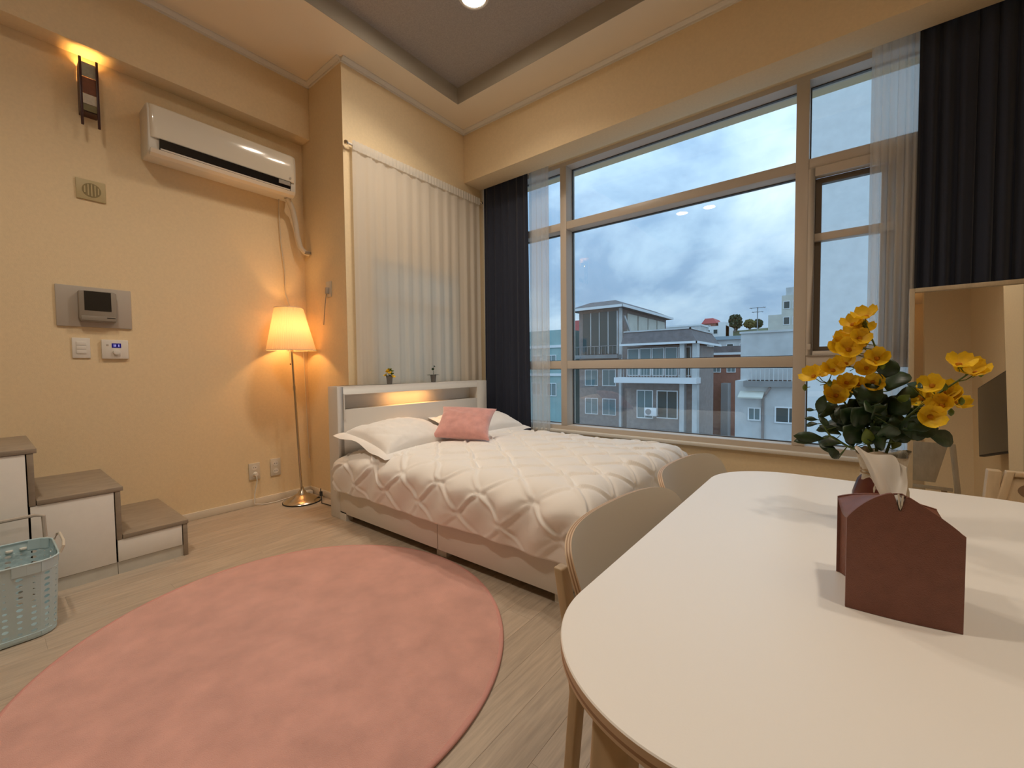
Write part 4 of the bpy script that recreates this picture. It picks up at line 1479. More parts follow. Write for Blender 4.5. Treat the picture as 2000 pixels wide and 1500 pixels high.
for v, nm in ((0.0, 'front_panel'), (1.0, 'back_panel')):
    mb = MB()
    n = 48
    th = 0.0022
    for dv in (-th, th):
        for i in range(n + 1):
            u = i / n
            w_ = -0.004 * math.sin(PI * u) * (1 if v == 0 else -1)
            mb.v.append(tuple(Vector(tp(u, v, 0.0005)) + ey * (dv + w_)))
            mb.v.append(tuple(Vector(tp(u, v, gable(u, v) - (0.026 * math.exp(-((u - 0.47) / 0.035) ** 2) if v == 0 else 0))) + ey * (dv)))
    m2 = 2 * (n + 1)
    for i in range(n):
        a = 2 * i
        mb.face((a, a + 2, a + 3, a + 1))
        mb.face((m2 + a, m2 + a + 1, m2 + a + 3, m2 + a + 2))
        mb.face((a + 1, a + 3, m2 + a + 3, m2 + a + 1))
        mb.face((a, m2 + a, m2 + a + 2, a + 2))
    mb.face((0, 1, m2 + 1, m2))
    mb.face((2 * n, m2 + 2 * n, m2 + 2 * n + 1, 2 * n + 1))
    part(nm, mb, LEATH, t, smooth=True, angle=40)
for u, nm, sg in ((0.0, 'gusset', 1), (1.0, 'gusset', -1)):
    def gus(a, b, u=u, sg=sg):
        d = 0.030 * (1 - abs(2 * a - 1)) * (1 - 0.35 * b)
        p = Vector(tp(u, a, 0.0006 + (TH - 0.002) * b)) + ex * sg * (d + 0.003)
        return p
    o = part(nm, MB().grid(gus, 12, 6), LEATH, t, smooth=False)
    o.modifiers.new('thickness', 'SOLIDIFY').thickness = 0.002
for lo, hi in ((0.0, 0.49), (0.49, 1.0)):
    def roof(a, b, lo=lo, hi=hi):
        u = lo + (hi - lo) * a
        gap = 0.045 * math.sin(PI * min(1, b * 1.1)) ** 0.7 if b < 0.91 else 0
        e = a if lo == 0 else 1 - a
        u += (-gap if lo == 0 else gap) * e ** 6
        z = gable(u, b) if 0 < e < 1 else gable(lo if a == 0 and lo == 0 else (hi if a == 1 and hi == 1 else 0.49), b)
        return tp(u, 0.01 + 0.98 * b, z - 0.001 - 0.008 * math.sin(PI * b) * (1 - e))
    o = part('top_flap', MB().grid(roof, 16, 12), LEATH, t, smooth=True, angle=60)
    o.modifiers.new('thickness', 'SOLIDIFY').thickness = 0.002
part('slot_edge', MB().tube([tp(0.452, -0.022, gable(0.45) - 0.001), tp(0.462, -0.024, TPK - 0.016), tp(0.472, -0.024, TPK - 0.022), tp(0.482, -0.024, TPK - 0.016), tp(0.49, -0.022, TPK - 0.003)], 0.0011, 6), CREAM, t, smooth=True)


def tissue_pt(a, b):
    # b: 0 in the slot, 1 at the free edge; a across
    lo = Vector(tp(0.455 + 0.05 * (a - 0.5), 0.05 + 0.5 * (1 - a), TPK - 0.034))
    hi = Vector((0.019 + 0.063 * a, 0.838 - 0.03 * a + 0.012 * math.sin(9 * a), TT + 0.209 + 0.010 * a - 0.028 * a * a + 0.003 * math.sin(14 * a)))
    k = b ** 0.62
    p = lo * (1 - k) + hi * k
    p += Vector((0.006 * math.sin(8 * a + 3 * b) * b, 0.009 * math.sin(PI * 3 * a + 1.3 * b) * b * (1.1 - b * 0.4), 0))
    return p


t = thing('tissue', 'white tissue pulled up out of the brown leather cover', 'tissue', (0.065, 0.80, TT + 0.14))
o = part('sheet', MB().grid(tissue_pt, 30, 20), PAPER, t, smooth=True, angle=180)

# ------------------------------------------------------------------ vase and flowers
VX, VY = 0.068, 1.15
t = thing('vase', 'small maroon vase wrapped in burlap and tied with twine behind the tissue box', 'vase', (VX, VY, TT))
part('vase_body', MB().lathe([(0.030, 0.0), (0.042, 0.006), (0.046, 0.035), (0.044, 0.070), (0.036, 0.098), (0.027, 0.112), (0.028, 0.125), (0.024, 0.125), (0.022, 0.112), (0.001, 0.02)], (VX, VY, TT), 32), MAROON, t, smooth=True)


def wrap_fn(u, v):
    a = u * 2 * PI
    prof = [(0.0, 0.043), (0.3, 0.041), (0.5, 0.034), (0.62, 0.0315), (0.75, 0.034), (1.0, 0.040)]
    for (v0, r0), (v1, r1) in zip(prof[:-1], prof[1:]):
        if v0 <= v <= v1:
            r = r0 + (r1 - r0) * (v - v0) / (v1 - v0)
    r += 0.0018 * math.sin(a * 9) * (0.4 + v) + 0.003 * math.sin(a * 2 + 1) * v
    z = TT + 0.050 + 0.108 * v + (0.006 * math.sin(a * 3 + 0.6) if v > 0.9 else 0)
    return (VX + 0.004 + r * math.cos(a), VY + r * math.sin(a), z)


o = part('burlap_wrap', MB().grid(wrap_fn, 72, 14, closed_u=True), BURLAP, t, smooth=True, angle=180)
o.modifiers.new('thickness', 'SOLIDIFY').thickness = 0.0015
for dz, sl in ((0.0, 0.002), (0.004, -0.001), (-0.012, 0.012)):
    ring = [(VX + 0.004 + 0.0345 * math.cos(a), VY + 0.0345 * math.sin(a), TT + 0.116 + dz + sl * math.cos(a)) for a in [k / 32 * 2 * PI for k in range(33)]]
    part('twine', MB().tube(ring, 0.0017, 6), TWINE, t, smooth=True)

CENTRE = [(0.04, 1.134, 1.156), (0.02, 1.153, 1.143), (0.037, 1.142, 1.13), (0.023, 1.156, 1.125), (-0.002, 1.158, 1.095), (0.013, 1.124, 1.089), (0.03, 1.121, 1.112), (0.009, 1.17, 1.06), (0.043, 1.136, 1.051), (0.059, 1.134, 1.07), (0.031, 1.18, 1.016), (0.054, 1.148, 1.022), (0.005, 1.17, 1.109), (0.034, 1.149, 1.098)]
LEFTF = [(-0.039, 1.158, 1.037), (-0.045, 1.129, 1.033), (-0.013, 1.158, 1.046), (0.001, 1.172, 1.007), (-0.006, 1.151, 0.991), (-0.019, 1.164, 0.995), (0.011, 1.16, 1.019)]
RIGHTF = [(0.139, 1.124, 1.016), (0.148, 1.165, 0.993), (0.171, 1.155, 0.995), (0.155, 1.138, 0.977), (0.137, 1.122, 0.957), (0.132, 1.172, 0.988), (0.177, 1.148, 1.056), (0.202, 1.163, 1.04), (0.192, 1.173, 1.048), (0.16, 1.163, 1.002), (0.177, 1.175, 0.981)]
LEAVES = [(0.07, 1.14, 1.031, 0.08, 1.136, 1.072), (0.077, 1.14, 1.005, 0.1, 1.172, 1.046), (0.029, 1.14, 0.984, 0.069, 1.14, 1.012), (0.036, 1.14, 0.969, 0.058, 1.184, 1.007), (0.088, 1.14, 0.993, 0.128, 1.179, 1.008), (0.105, 1.14, 1.021, 0.124, 1.109, 1.015), (0.092, 1.14, 0.987, 0.107, 1.112, 0.999), (-0.035, 1.14, 0.951, -0.026, 1.12, 0.995), (-0.033, 1.14, 0.942, -0.006, 1.187, 0.977), (-0.037, 1.14, 0.939, -0.061, 1.139, 0.941), (-0.037, 1.14, 0.93, -0.06, 1.156, 0.923), (-0.035, 1.14, 0.948, -0.018, 1.127, 0.926), (-0.043, 1.14, 0.96, -0.06, 1.146, 0.96), (-0.025, 1.14, 0.898, -0.081, 1.135, 0.9), (-0.036, 1.14, 0.893, -0.08, 1.132, 0.889), (-0.005, 1.14, 0.925, -0.041, 1.153, 0.914), (0.004, 1.14, 0.91, -0.035, 1.153, 0.926), (0.008, 1.14, 0.892, -0.039, 1.181, 0.886), (0.001, 1.14, 0.864, -0.035, 1.161, 0.885), (0.023, 1.14, 0.912, -0.009, 1.184, 0.942), (0.024, 1.14, 0.883, 0.017, 1.177, 0.902), (0.038, 1.14, 0.895, 0.025, 1.189, 0.873), (0.03, 1.14, 0.935, -0.001, 1.16, 0.972), (0.047, 1.14, 0.93, 0.022, 1.115, 0.97), (0.057, 1.14, 0.93, 0.037, 1.177, 0.966), (0.064, 1.14, 0.937, 0.062, 1.187, 0.978), (0.072, 1.14, 0.932, 0.092, 1.181, 0.955), (0.077, 1.14, 0.936, 0.109, 1.151, 0.948), (0.104, 1.14, 0.934, 0.135, 1.164, 0.938), (0.096, 1.14, 0.925, 0.121, 1.119, 0.958), (0.134, 1.14, 0.924, 0.179, 1.175, 0.905), (0.106, 1.14, 0.909, 0.137, 1.152, 0.923), (0.054, 1.14, 0.948, 0.065, 1.126, 0.98), (0.048, 1.14, 0.892, 0.044, 1.106, 0.929), (0.086, 1.14, 0.887, 0.096, 1.177, 0.905), (0.061, 1.14, 0.898, 0.053, 1.189, 0.927), (0.0, 1.14, 0.857, -0.017, 1.108, 0.883), (0.076, 1.14, 0.969, 0.047, 1.172, 0.99)]
ROUND = {0, 1, 2, 3, 23, 24, 25, 26, 27, 28, 32, 37, 22, 19}


rl = random.Random(21)
for _ in range(22):
    a_ = (rl.uniform(0.015, 0.110), rl.uniform(1.12, 1.17), rl.uniform(0.885, 0.965))
    d_ = Vector((a_[0] - VX + rl.uniform(-.03, .03), rl.uniform(-.05, .02), rl.uniform(0.0, 0.05))).normalized() * rl.uniform(0.036, 0.050)
    LEAVES.append((*a_, a_[0] + d_.x, a_[1] + d_.y, a_[2] + d_.z))
    ROUND.add(len(LEAVES) - 1)


def spray(label, stem, flowers, leaves, buds=6, seed=0):
    rnd = random.Random(seed)
    t = thing('flower_spray', label, 'flowers', (VX, VY, TT + 0.12), 'artificial sprays in the burlap vase')
    part('stem', MB().tube(stem, [0.0032 - 0.0018 * i / (len(stem) - 1) for i in range(len(stem))], 7), STEMG, t, smooth=True)
    sv = [Vector(p) for p in stem]
    fine = [sv[i].lerp(sv[i + 1], k / 6) for i in range(len(sv) - 1) for k in range(6)] + [sv[-1]]
    cen = sum((Vector(f) for f in flowers), Vector()) / max(1, len(flowers))
    for f in flowers:
        f = Vector(f)
        lo = [p for p in fine if p.z < f.z - 0.01] or [fine[0]]
        a = min(lo, key=lambda p: (p - f).length)
        part('flower_stalk', MB().tube([a, a.lerp(f, 0.5) + Vector((0, 0, -0.004)), f], 0.0010, 5), LEAFL, t, smooth=True)
        d = (f - cen) * 6 + Vector((rnd.uniform(-.4, .4), -0.75 + rnd.uniform(-.5, .3), 0.55))
        blossom(t, f, d, rnd.uniform(0.019, 0.024), YEL)
    for k in range(buds if flowers else 0):
        f = Vector(rnd.choice(flowers))
        c = f + Vector((rnd.uniform(-.028, .028), rnd.uniform(-.02, .02), rnd.uniform(-.030, .012)))
        part('bud', MB().lathe([(0.001, -0.007), (0.0042, -0.003), (0.0048, 0.002), (0.001, 0.008)], tuple(c), 8), LEAFL, t, smooth=True)
        part('bud_stalk', MB().tube([c, f.lerp(c, 0.4) + Vector((0, 0, -0.012))], 0.0008, 4), LEAFL, t)
    for li in leaves:
        l = LEAVES[li]
        a, b = Vector(l[:3]), Vector(l[3:])
        L = (b - a).length
        near = min(fine, key=lambda p: (p - a).length)
        part('leaf_stalk', MB().tube([near, a], 0.0009, 4), STEMG, t)
        leaf_blade(t, 'leaf', a, b, L * (0.46 if li in ROUND else 0.22) if li < 29 or li > 31 else L * 0.28, LEAFL if li in (31, 33, 34, 35, 6) else LEAF, up=(rnd.uniform(-.3, .3), -0.85, rnd.uniform(0.1, 0.6)))
    return t


b0 = (VX, VY, TT + 0.03)
spray('tall yellow flower spray rising highest from the vase', [b0, (VX - .005, VY, 0.87), (0.058, 1.145, 0.95), (0.066, 1.145, 1.03), (0.058, 1.14, 1.09), (0.040, 1.138, 1.145)],
      CENTRE, [0, 1, 2, 3, 24, 25, 32, 37, 33, 35] + list(range(38, 47)), 8, 1)
spray('left yellow flower spray leaning toward the window', [b0, (VX - .01, VY, 0.87), (0.03, 1.15, 0.94), (0.005, 1.155, 0.985), (-0.022, 1.155, 1.02)],
      LEFTF, [22, 23, 19, 20, 21] + list(range(47, 54)), 6, 2)
spray('right yellow flower spray reaching in front of the mirror', [b0, (VX + .008, VY, 0.87), (0.09, 1.15, 0.93), (0.125, 1.15, 0.975), (0.160, 1.155, 1.01), (0.192, 1.16, 1.04)],
      RIGHTF, [4, 5, 6, 26, 27, 28, 29, 30, 31, 34] + list(range(54, 60)), 7, 3)
spray('leafy green sprig without flowers hanging low on the left of the vase', [b0, (VX - .018, VY, 0.872), (0.015, 1.145, 0.885), (-0.015, 1.14, 0.905), (-0.035, 1.14, 0.945), (-0.036, 1.14, 0.965)],
      [], [7, 8, 9, 10, 11, 12, 13, 14, 15, 16, 17, 18, 36], 0, 4)

# ------------------------------------------------------------------ leaning mirror
mt = thing('floor_mirror', 'tall leaning mirror with a pale wood frame before the navy curtain', 'mirror', (0.48, 2.95, 0))
tl = math.radians(6)


def mp_(u, w, d):
    """u across (world x), w up along the mirror, d out of the mirror face"""
    return (u, 2.932 + w * math.sin(tl) - d * math.cos(tl), w * math.cos(tl) + d * math.sin(tl) + 0.002)


def mbox(u0, u1, w0, w1, d0, d1):
    mb = MB()
    for w in (w0, w1):
        mb.v += [mp_(u0, w, d0), mp_(u1, w, d0), mp_(u1, w, d1), mp_(u0, w, d1)]
    for q in ((0, 1, 2, 3), (7, 6, 5, 4), (0, 4, 5, 1), (1, 5, 6, 2), (2, 6, 7, 3), (3, 7, 4, 0)):
        mb.face(q)
    return mb


mu0, mu1, mh = 0.2835, 0.705, 1.462
part('glass', mbox(mu0 + 0.018, mu1 - 0.018, 0.02, mh - 0.02, 0.004, 0.008), MIRROR, mt)
part('backing_board', mbox(mu0 + 0.006, mu1 - 0.006, 0.008, mh - 0.008, -0.004, 0.003), PLYD, mt)
part('frame_stile', mbox(mu0, mu0 + 0.021, 0, mh, -0.006, 0.020), MFRAME, mt, bevel=0.002)
part('frame_stile', mbox(mu1 - 0.024, mu1, 0, mh, -0.006, 0.020), MFRAME, mt, bevel=0.002)
part('frame_rail', mbox(mu0 + 0.021, mu1 - 0.024, mh - 0.022, mh, -0.006, 0.020), MFRAME, mt, bevel=0.002)
part('frame_rail', mbox(mu0 + 0.021, mu1 - 0.024, 0, 0.022, -0.006, 0.020), MFRAME, mt, bevel=0.002)

# television seen in the mirror
tv = thing('television', 'dark wall television reflected in the leaning mirror', 'television', (1.25, -0.2, 1.2))
part('cabinet', B(1.215, 1.255, -0.80, 0.46, 0.83, 1.59), BLACKM, tv, bevel=0.004)
part('screen', B(1.213, 1.215, -0.79, 0.45, 0.845, 1.58), M('tv_screen', (0.03, 0.035, 0.035), 0.18), tv)
part('wall_bracket', B(1.255, XR2, -0.35, -0.05, 1.05, 1.35), BLACKM, tv)

# ------------------------------------------------------------------ outside
GZ = -9.0
ASPH = M('street_asphalt', (0.30, 0.305, 0.31), 0.9, var=0.2, scale=0.4)
STUCCO = M('stucco_white', (0.90, 0.91, 0.90), 0.9, var=0.05, scale=6, bump=0.6, bscale=14)
CONC = M('concrete_grey', (0.60, 0.61, 0.60), 0.9, var=0.14, scale=0.8)
CONC2 = M('concrete_dark', (0.27, 0.28, 0.28), 0.9, var=0.12, scale=0.8)
BRICK = M('brick_dusky', (0.29, 0.25, 0.23), 0.9, var=0.15, scale=3)
BRICKR = M('brick_red', (0.34, 0.15, 0.11), 0.9, var=0.15, scale=3)
SHING = M('shingle_dark', (0.17, 0.155, 0.155), 0.9, var=0.2, scale=2.5)
OGLASS = M('outside_glass', (0.055, 0.085, 0.085), 0.08)
OGLASS2 = M('outside_glass_pale', (0.17, 0.25, 0.26), 0.12)
EWHITE = M('exterior_white', (0.84, 0.85, 0.85), 0.7)
ECREAM = M('exterior_cream', (0.64, 0.63, 0.55), 0.8, var=0.08, scale=1)
GREENT = M('teal_paint', (0.30, 0.46, 0.45), 0.8, var=0.1, scale=0.6)
REDP = M('red_paint', (0.62, 0.14, 0.13), 0.8)
solo('street_ground', B(-160, 120, -60, 260, GZ - 0.3, GZ), ASPH, kind='structure')


def bld(label, loc):
    return thing('building', label, 'building', loc, None)


def win(t, x0, x1, z0, z1, y, glass=OGLASS, fw=0.06, bars=1):
    """window on a face looking toward -y"""
    mb = MB().box(x0, x0 + fw, y - 0.05, y + 0.04, z0, z1).box(x1 - fw, x1, y - 0.05, y + 0.04, z0, z1)
    mb.box(x0 + fw, x1 - fw, y - 0.05, y + 0.04, z0, z0 + fw).box(x0 + fw, x1 - fw, y - 0.05, y + 0.04, z1 - fw, z1)
    for k in range(bars):
        xc = x0 + (x1 - x0) * (k + 1) / (bars + 1)
        mb.box(xc - fw / 3, xc + fw / 3, y - 0.045, y + 0.03, z0 + fw, z1 - fw)
    w = part('window', mb, EWHITE, t)
    part('pane', B(x0 + fw, x1 - fw, y - 0.012, y + 0.012, z0 + fw, z1 - fw), glass, w)


def railing(t, x0, x1, z0, z1, y, n, mat=CONC2):
    part('handrail', B(x0, x1, y - 0.03, y + 0.03, z1 - 0.06, z1), mat, t)
    for k in range(n + 1):
        xx = x0 + (x1 - x0) * k / n
        part('baluster', B(xx - 0.02, xx + 0.02, y - 0.02, y + 0.02, z0, z1 - 0.06), mat, t)


# neighbour's white gable wall close by on the right
t = bld('bright white stucco wall of the next building filling the right window panes', (1.9, 10.5, GZ))
part('wall', B(-0.545, 5.0, 9.0, 13.0, GZ, 9.5), STUCCO, t)
part('parapet', B(-0.60, 5.05, 8.95, 13.05, 9.5, 9.8), EWHITE, t)

# tall dark house with hipped roof
t = bld('tall dark glazed house with hipped roof, leftmost in the picture pane', (-20, 45, GZ))
part('wall', B(-22.1, -17.6, 40.0, 54.5, GZ, 7.05), BRICK, t)
mb = MB()
mb.v += [(-22.9, 39.3, 7.0), (-16.9, 39.3, 7.0), (-16.9, 55, 7.0), (-22.9, 55, 7.0), (-22.9, 39.3, 7.22), (-16.9, 39.3, 7.22), (-16.9, 55, 7.22), (-22.9, 55, 7.22),
         (-21.4, 41.2, 8.0), (-18.5, 41.2, 8.0), (-18.5, 53, 8.0), (-21.4, 53, 8.0)]
for q in ((0, 3, 2, 1), (0, 1, 5, 4), (1, 2, 6, 5), (2, 3, 7, 6), (3, 0, 4, 7), (4, 5, 9, 8), (5, 6, 10, 9), (6, 7, 11, 10), (7, 4, 8, 11), (8, 9, 10, 11)):
    mb.face(q)
rf = part('roof', mb, SHING, t)
part('fascia', MB().box(-22.95, -16.85, 39.22, 39.30, 6.98, 7.24).box(-16.9, -16.82, 39.22, 55, 6.98, 7.24), EWHITE, rf)
for k in range(4):
    x0 = -21.6 + k * 0.98
    part('glazing', B(x0, x0 + 0.9, 39.90, 39.99, 2.4, 6.7), OGLASS, t)
    part('post', B(x0 + 0.9, x0 + 0.98, 39.85, 39.99, 2.4, 6.7), CONC, t)
part('balcony_slab', B(-22.3, -17.3, 38.9, 40, 1.95, 2.3), CONC2, t)
railing(t, -22.2, -17.4, 2.3, 3.2, 39.0, 12, CONC2)
for zz in (-0.9, -3.9):
    for k in range(2):
        win(t, -21.4 + k * 2.0, -19.9 + k * 2.0, zz, zz + 1.7, 39.99, OGLASS2)
for k in range(4):
    y0 = 42 + k * 3.0
    part('panel', B(-17.59, -17.50, y0, y0 + 2.7, 3.4, 6.6), ECREAM, t)
part('side_post', B(-17.6, -17.35, 40.0, 40.3, GZ, 7.0), CONC, t)
part('stair_brace', MB().bar((-17.3, 40.6, 6.2), (-17.0, 42.0, 4.1), 0.2, 0.2), CONC, t)

# mansard house with balcony
t = bld('mid brown house with dark mansard roof and white balcony slab, centre of the window', (-11.5, 37, GZ))
part('wall', B(-14.5, -9.0, 34.6, 41.0, GZ, 2.75), BRICK, t)
mb = MB()
mb.v += [(-14.6, 33.6, 2.95), (-8.6, 33.6, 2.95), (-8.6, 41.6, 2.95), (-14.6, 41.6, 2.95), (-14.5, 34.1, 3.98), (-9.2, 34.1, 3.98), (-9.2, 41.2, 3.98), (-14.5, 41.2, 3.98)]
for q in ((0, 3, 2, 1), (4, 5, 6, 7), (0, 1, 5, 4), (1, 2, 6, 5), (2, 3, 7, 6), (3, 0, 4, 7)):
    mb.face(q)
rf = part('mansard_roof', mb, SHING, t)
part('eave_trim', MB().box(-14.7, -8.5, 33.5, 33.62, 2.80, 2.97).box(-8.6, -8.48, 33.5, 41.6, 2.80, 2.97), EWHITE, rf)
part('coping', MB().box(-14.55, -9.1, 34.02, 34.12, 3.95, 4.06).box(-9.22, -9.1, 34.02, 41.2, 3.95, 4.06), CONC, rf)
part('balcony_slab', B(-15.1, -8.5, 33.3, 34.6, -0.28, 0.17), EWHITE, t)
railing(t, -15.0, -8.6, 0.17, 1.15, 33.4, 26, CONC)
for k in range(5):
    x0 = -14.4 + k * 1.05
    win(t, x0, x0 + 1.0, 0.3, 2.6, 34.58, OGLASS2 if k != 4 else OGLASS, 0.06, 0)
win(t, -13.6, -12.2, -3.3, -0.9, 34.58, OGLASS2, 0.08, 1)
win(t, -11.9, -10.2, -3.2, -0.9, 34.58, OGLASS, 0.08, 1)
for xx in (-9.9, -8.95):
    part('pillar', B(xx, xx + 0.35, 33.9, 34.6, GZ, 2.8), CONC, t)
t2 = thing('outdoor_unit', 'white outdoor air conditioner box below the balcony across the street', 'air conditioner', (-12.0, 33.0, -2.9))
part('casing', B(-12.6, -11.6, 33.6, 34.0, -2.95, -2.30), EWHITE, t2, bevel=0.02)
part('fan_grille', MB().prism([(-12.25 + 0.24 * math.cos(a), -2.62 + 0.24 * math.sin(a)) for a in [k / 20 * 2 * PI for k in range(20)]], 'y', 33.57, 33.6), CONC2, t2)
part('bracket', MB().box(-12.5, -12.4, 33.6, 34.58, -3.05, -2.95).box(-11.8, -11.7, 33.6, 34.58, -3.05, -2.95), CONC2, t2)

# grey concrete building on the right
t = bld('grey concrete building with roof aerial beside the right mullion', (-2.5, 31, GZ))
part('wall', B(-4.76, 1.5, 27.0, 36.0, GZ, 0.2), CONC, t)
part('upper_wall', B(-4.76, 1.5, 28.6, 36.0, 0.2, 2.98), CONC, t)
part('parapet', B(-4.82, 1.56, 28.5, 36.05, 2.98, 3.1), CONC, t)
part('terrace_slab', B(-4.3, 1.5, 26.7, 28.6, -0.12, 0.2), CONC2, t)
railing(t, -4.1, 0.9, 0.2, 0.95, 26.8, 24, CONC)
win(t, -2.80, -1.5, -2.10, -1.20, 26.98, OGLASS, 0.07, 1)
win(t, -4.10, -3.45, -2.05, -1.30, 26.98, OGLASS2, 0.07, 1)
part('gutter', MB().tube([(-3.0, 26.8, -0.15), (-3.2, 26.85, -0.5), (-3.35, 26.9, -0.7), (-3.35, 26.9, -6)], 0.07, 8), BRICK, t, smooth=True)
part('lean_to_roof', MB().prism([(26.2, -0.75), (27.0, -0.45), (27.0, -0.38), (26.2, -0.68)], 'x', -4.5, -3.3), ECREAM, t)
an = thing('roof_aerial', 'thin television aerial standing on the grey concrete building', 'antenna', (-3.77, 29, 3.0))
part('mast', MB().tube([(-3.95, 29, 3.0), (-3.95, 29, 4.55)], 0.03, 6), CONC2, an)
for zz, w_ in ((4.5, 0.42), (4.25, 0.30)):
    part('boom', B(-3.95 - w_, -3.95 + w_, 28.98, 29.02, zz, zz + 0.03), CONC2, an)
    for k in (-1, 0, 1):
        part('element', B(-3.95 + k * w_ * 0.8 - 0.01, -3.95 + k * w_ * 0.8 + 0.01, 28.75, 29.25, zz, zz + 0.02), CONC2, an)

# between and behind
t = bld('low red brick house in the gap between the brown and grey buildings', (-9, 46, GZ))
part('wall', B(-10.6, -7.2, 45, 52, GZ, 2.2), BRICKR, t)
part('roof', MB().prism([(-10.9, 2.2), (-6.9, 2.2), (-7.3, 2.95), (-10.4, 2.95)], 'y', 44.7, 52.3), SHING, t)
part('eave', B(-10.95, -6.85, 44.6, 44.75, 2.12, 2.34), EWHITE, t)
for k in range(2):
    win(t, -10.0 + k * 1.3, -9.2 + k * 1.3, 0.4, 1.8, 44.98, OGLASS2, 0.08, 1)
part('stairwell', B(-8.9, -8.3, 43.6, 45, GZ, -0.6), CONC2, t)
t = bld('teal painted block seen through the narrow left window pane', (-30, 44, GZ))
part('wall', B(-36, -24.0, 40.5, 50, GZ, 5.3), GREENT, t)
part('band', B(-36.1, -23.9, 40.35, 40.5, 3.3, 3.6), EWHITE, t)
part('band', B(-36.1, -23.9, 40.35, 40.5, 0.1, 0.4), EWHITE, t)
for zz in (1.0, -2.2, 3.8):
    for k in range(5):
        if zz < 3:
            win(t, -35 + k * 2.1, -33.7 + k * 2.1, zz, zz + 1.5, 40.48, OGLASS2, 0.08, 1)
t = bld('low building with a red painted roof box, peeking out left of the dark glazed house', (-30.5, 57, GZ))
part('wall', B(-33, -28, 55, 60, GZ, 6.1), CONC, t)
part('roof_box', B(-31.6, -29.4, 55.2, 58, 6.1, 8.0), REDP, t)
t = bld('small white far house with boxy roof on the hillside', (-20, 92, GZ))
part('wall', B(-21.9, -17.6, 90, 97, GZ, 8.9), EWHITE, t)
part('stair_tower', B(-18.9, -17.6, 89.8, 93, GZ, 9.6), EWHITE, t)
for k in range(2):
    win(t, -21.3 + k * 1.4, -20.4 + k * 1.4, 7.3, 8.3, 89.98, OGLASS, 0.1, 0)
    win(t, -21.3 + k * 1.4, -20.4 + k * 1.4, 5.0, 6.0, 89.98, OGLASS, 0.1, 0)
t = bld('small red roofed house far up the hill', (-22.5, 98, GZ))
part('wall', B(-23.6, -21.2, 98, 103, GZ, 10.2), BRICKR, t)
part('roof', MB().prism([(-24.0, 10.2), (-20.8, 10.2), (-21.6, 11.3), (-23.2, 11.3)], 'y', 97.7, 103.3), REDP, t)
win(t, -23.0, -22.2, 9.0, 9.9, 97.98, OGLASS, 0.1, 0)
t = bld('far cream stepped apartment tower at the right edge of the picture pane', (-6, 73, GZ))
part('wall', B(-6.6, -2.0, 70, 78, GZ, 10.8), ECREAM, t)
part('lower_wing', B(-8.2, -6.6, 70, 78, GZ, 8.2), ECREAM, t)
part('roof_house', B(-6.2, -4.6, 71, 74, 10.8, 12.0), CONC, t)
for i in range(4):
    for k in range(2):
        win(t, -6.4 + k * 1.1, -5.6 + k * 1.1, 8.9 - i * 2.2, 10.0 - i * 2.2, 69.98, OGLASS, 0.08, 0)
t = bld('long pale low block on the far skyline', (-23, 82, GZ))
part('wall', B(-26.0, -19.8, 80, 86, GZ, 8.3), CONC, t)
part('roof_edge', B(-26.1, -19.7, 79.9, 86.1, 8.3, 8.6), EWHITE, t)
for k in range(4):
    win(t, -25.4 + k * 1.4, -24.5 + k * 1.4, 6.2, 7.4, 79.98, OGLASS2, 0.1, 0)
t = bld('pale blue roofed row house below the far white house', (-17, 72, GZ))
part('wall', B(-19.5, -9.5, 70, 76, GZ, 5.0), CONC, t)
part('roof', B(-19.8, -9.2, 69.6, 76.4, 5.0, 5.5), M('blue_roof', (0.32, 0.42, 0.48), 0.7), t)
for k in range(5):
    win(t, -19.0 + k * 1.8, -18.0 + k * 1.8, 3.2, 4.4, 69.98, OGLASS, 0.1, 0)

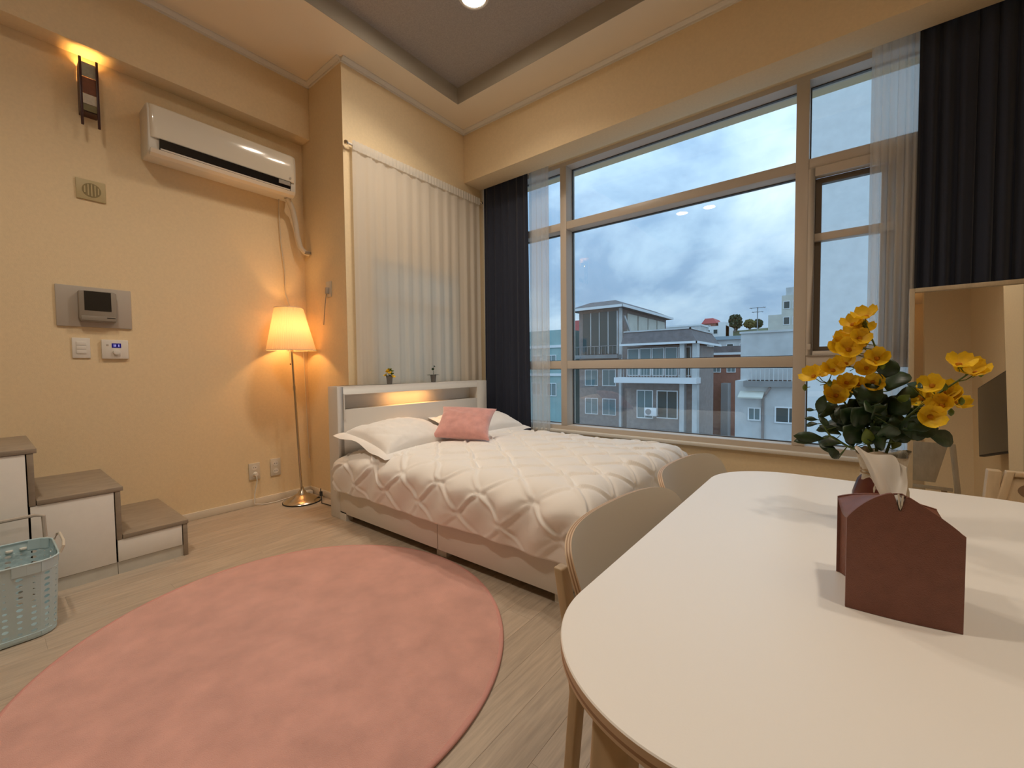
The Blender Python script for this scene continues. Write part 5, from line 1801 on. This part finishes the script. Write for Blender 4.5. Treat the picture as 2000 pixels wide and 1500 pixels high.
def hill_pt(u, v):
    x, y = -60 + 75 * u, 84 + 60 * v
    return (x, y, GZ + 17.7 * smoothstep(86, 101, y) * (0.6 + 0.4 * smoothstep(-60, -24, x)) + 0.5 * mnoise.noise(Vector((x * 0.2, y * 0.2, 0))))


solo('hillside', MB().grid(hill_pt, 40, 30), M('hill_scrub', (0.13, 0.14, 0.075), 0.9, var=0.35, scale=0.5), kind='structure', smooth=True)
FOL = M('far_foliage', (0.030, 0.055, 0.022), 0.9, var=0.4, scale=1.5)
FOL2 = M('far_foliage_yellow', (0.14, 0.13, 0.035), 0.9, var=0.3, scale=1.5)


def tree(label, c, rx, rz, seed, mat):
    rnd = random.Random(seed)
    t = thing('tree', label, 'tree', (c[0], c[1], GZ), 'trees on the far hill')
    part('trunk', MB().tube([(c[0], c[1], GZ), (c[0], c[1], c[2])], 0.25, 6), BRICK, t)
    mb = MB()
    for k in range(260):
        a, b, r = rnd.uniform(0, 6.28), rnd.uniform(-1, 1), rnd.uniform(0.55, 1.0)
        cc = Vector((c[0] + rx * r * math.cos(a) * math.sqrt(1 - b * b), c[1] + rx * r * math.sin(a) * math.sqrt(1 - b * b), c[2] + rz * r * b))
        s = rnd.uniform(0.18, 0.38)
        o = len(mb.v)
        ax = Vector((rnd.uniform(-1, 1), rnd.uniform(-1, 1), rnd.uniform(-1, 1))).normalized()
        bx = ax.orthogonal().normalized()
        cx_ = ax.cross(bx)
        mb.v += [tuple(cc + v * s) for v in (ax, -ax, bx, -bx, cx_, -cx_)]
        for q in ((0, 2, 4), (2, 1, 4), (1, 3, 4), (3, 0, 4), (2, 0, 5), (1, 2, 5), (3, 1, 5), (0, 3, 5)):
            mb.face([o + i for i in q])
    part('crown', mb, mat, t, kind='stuff')


tree('dark green tree on the far hill', (-17.8, 100, 10.3), 1.35, 1.7, 1, FOL)
tree('yellowish tree right of the dark green one on the far hill', (-15.6, 104, 10.1), 1.1, 0.9, 2, FOL2)
tree('low dark tree at the right end of the far hill', (-14.6, 108, 10.4), 1.0, 0.9, 3, FOL)
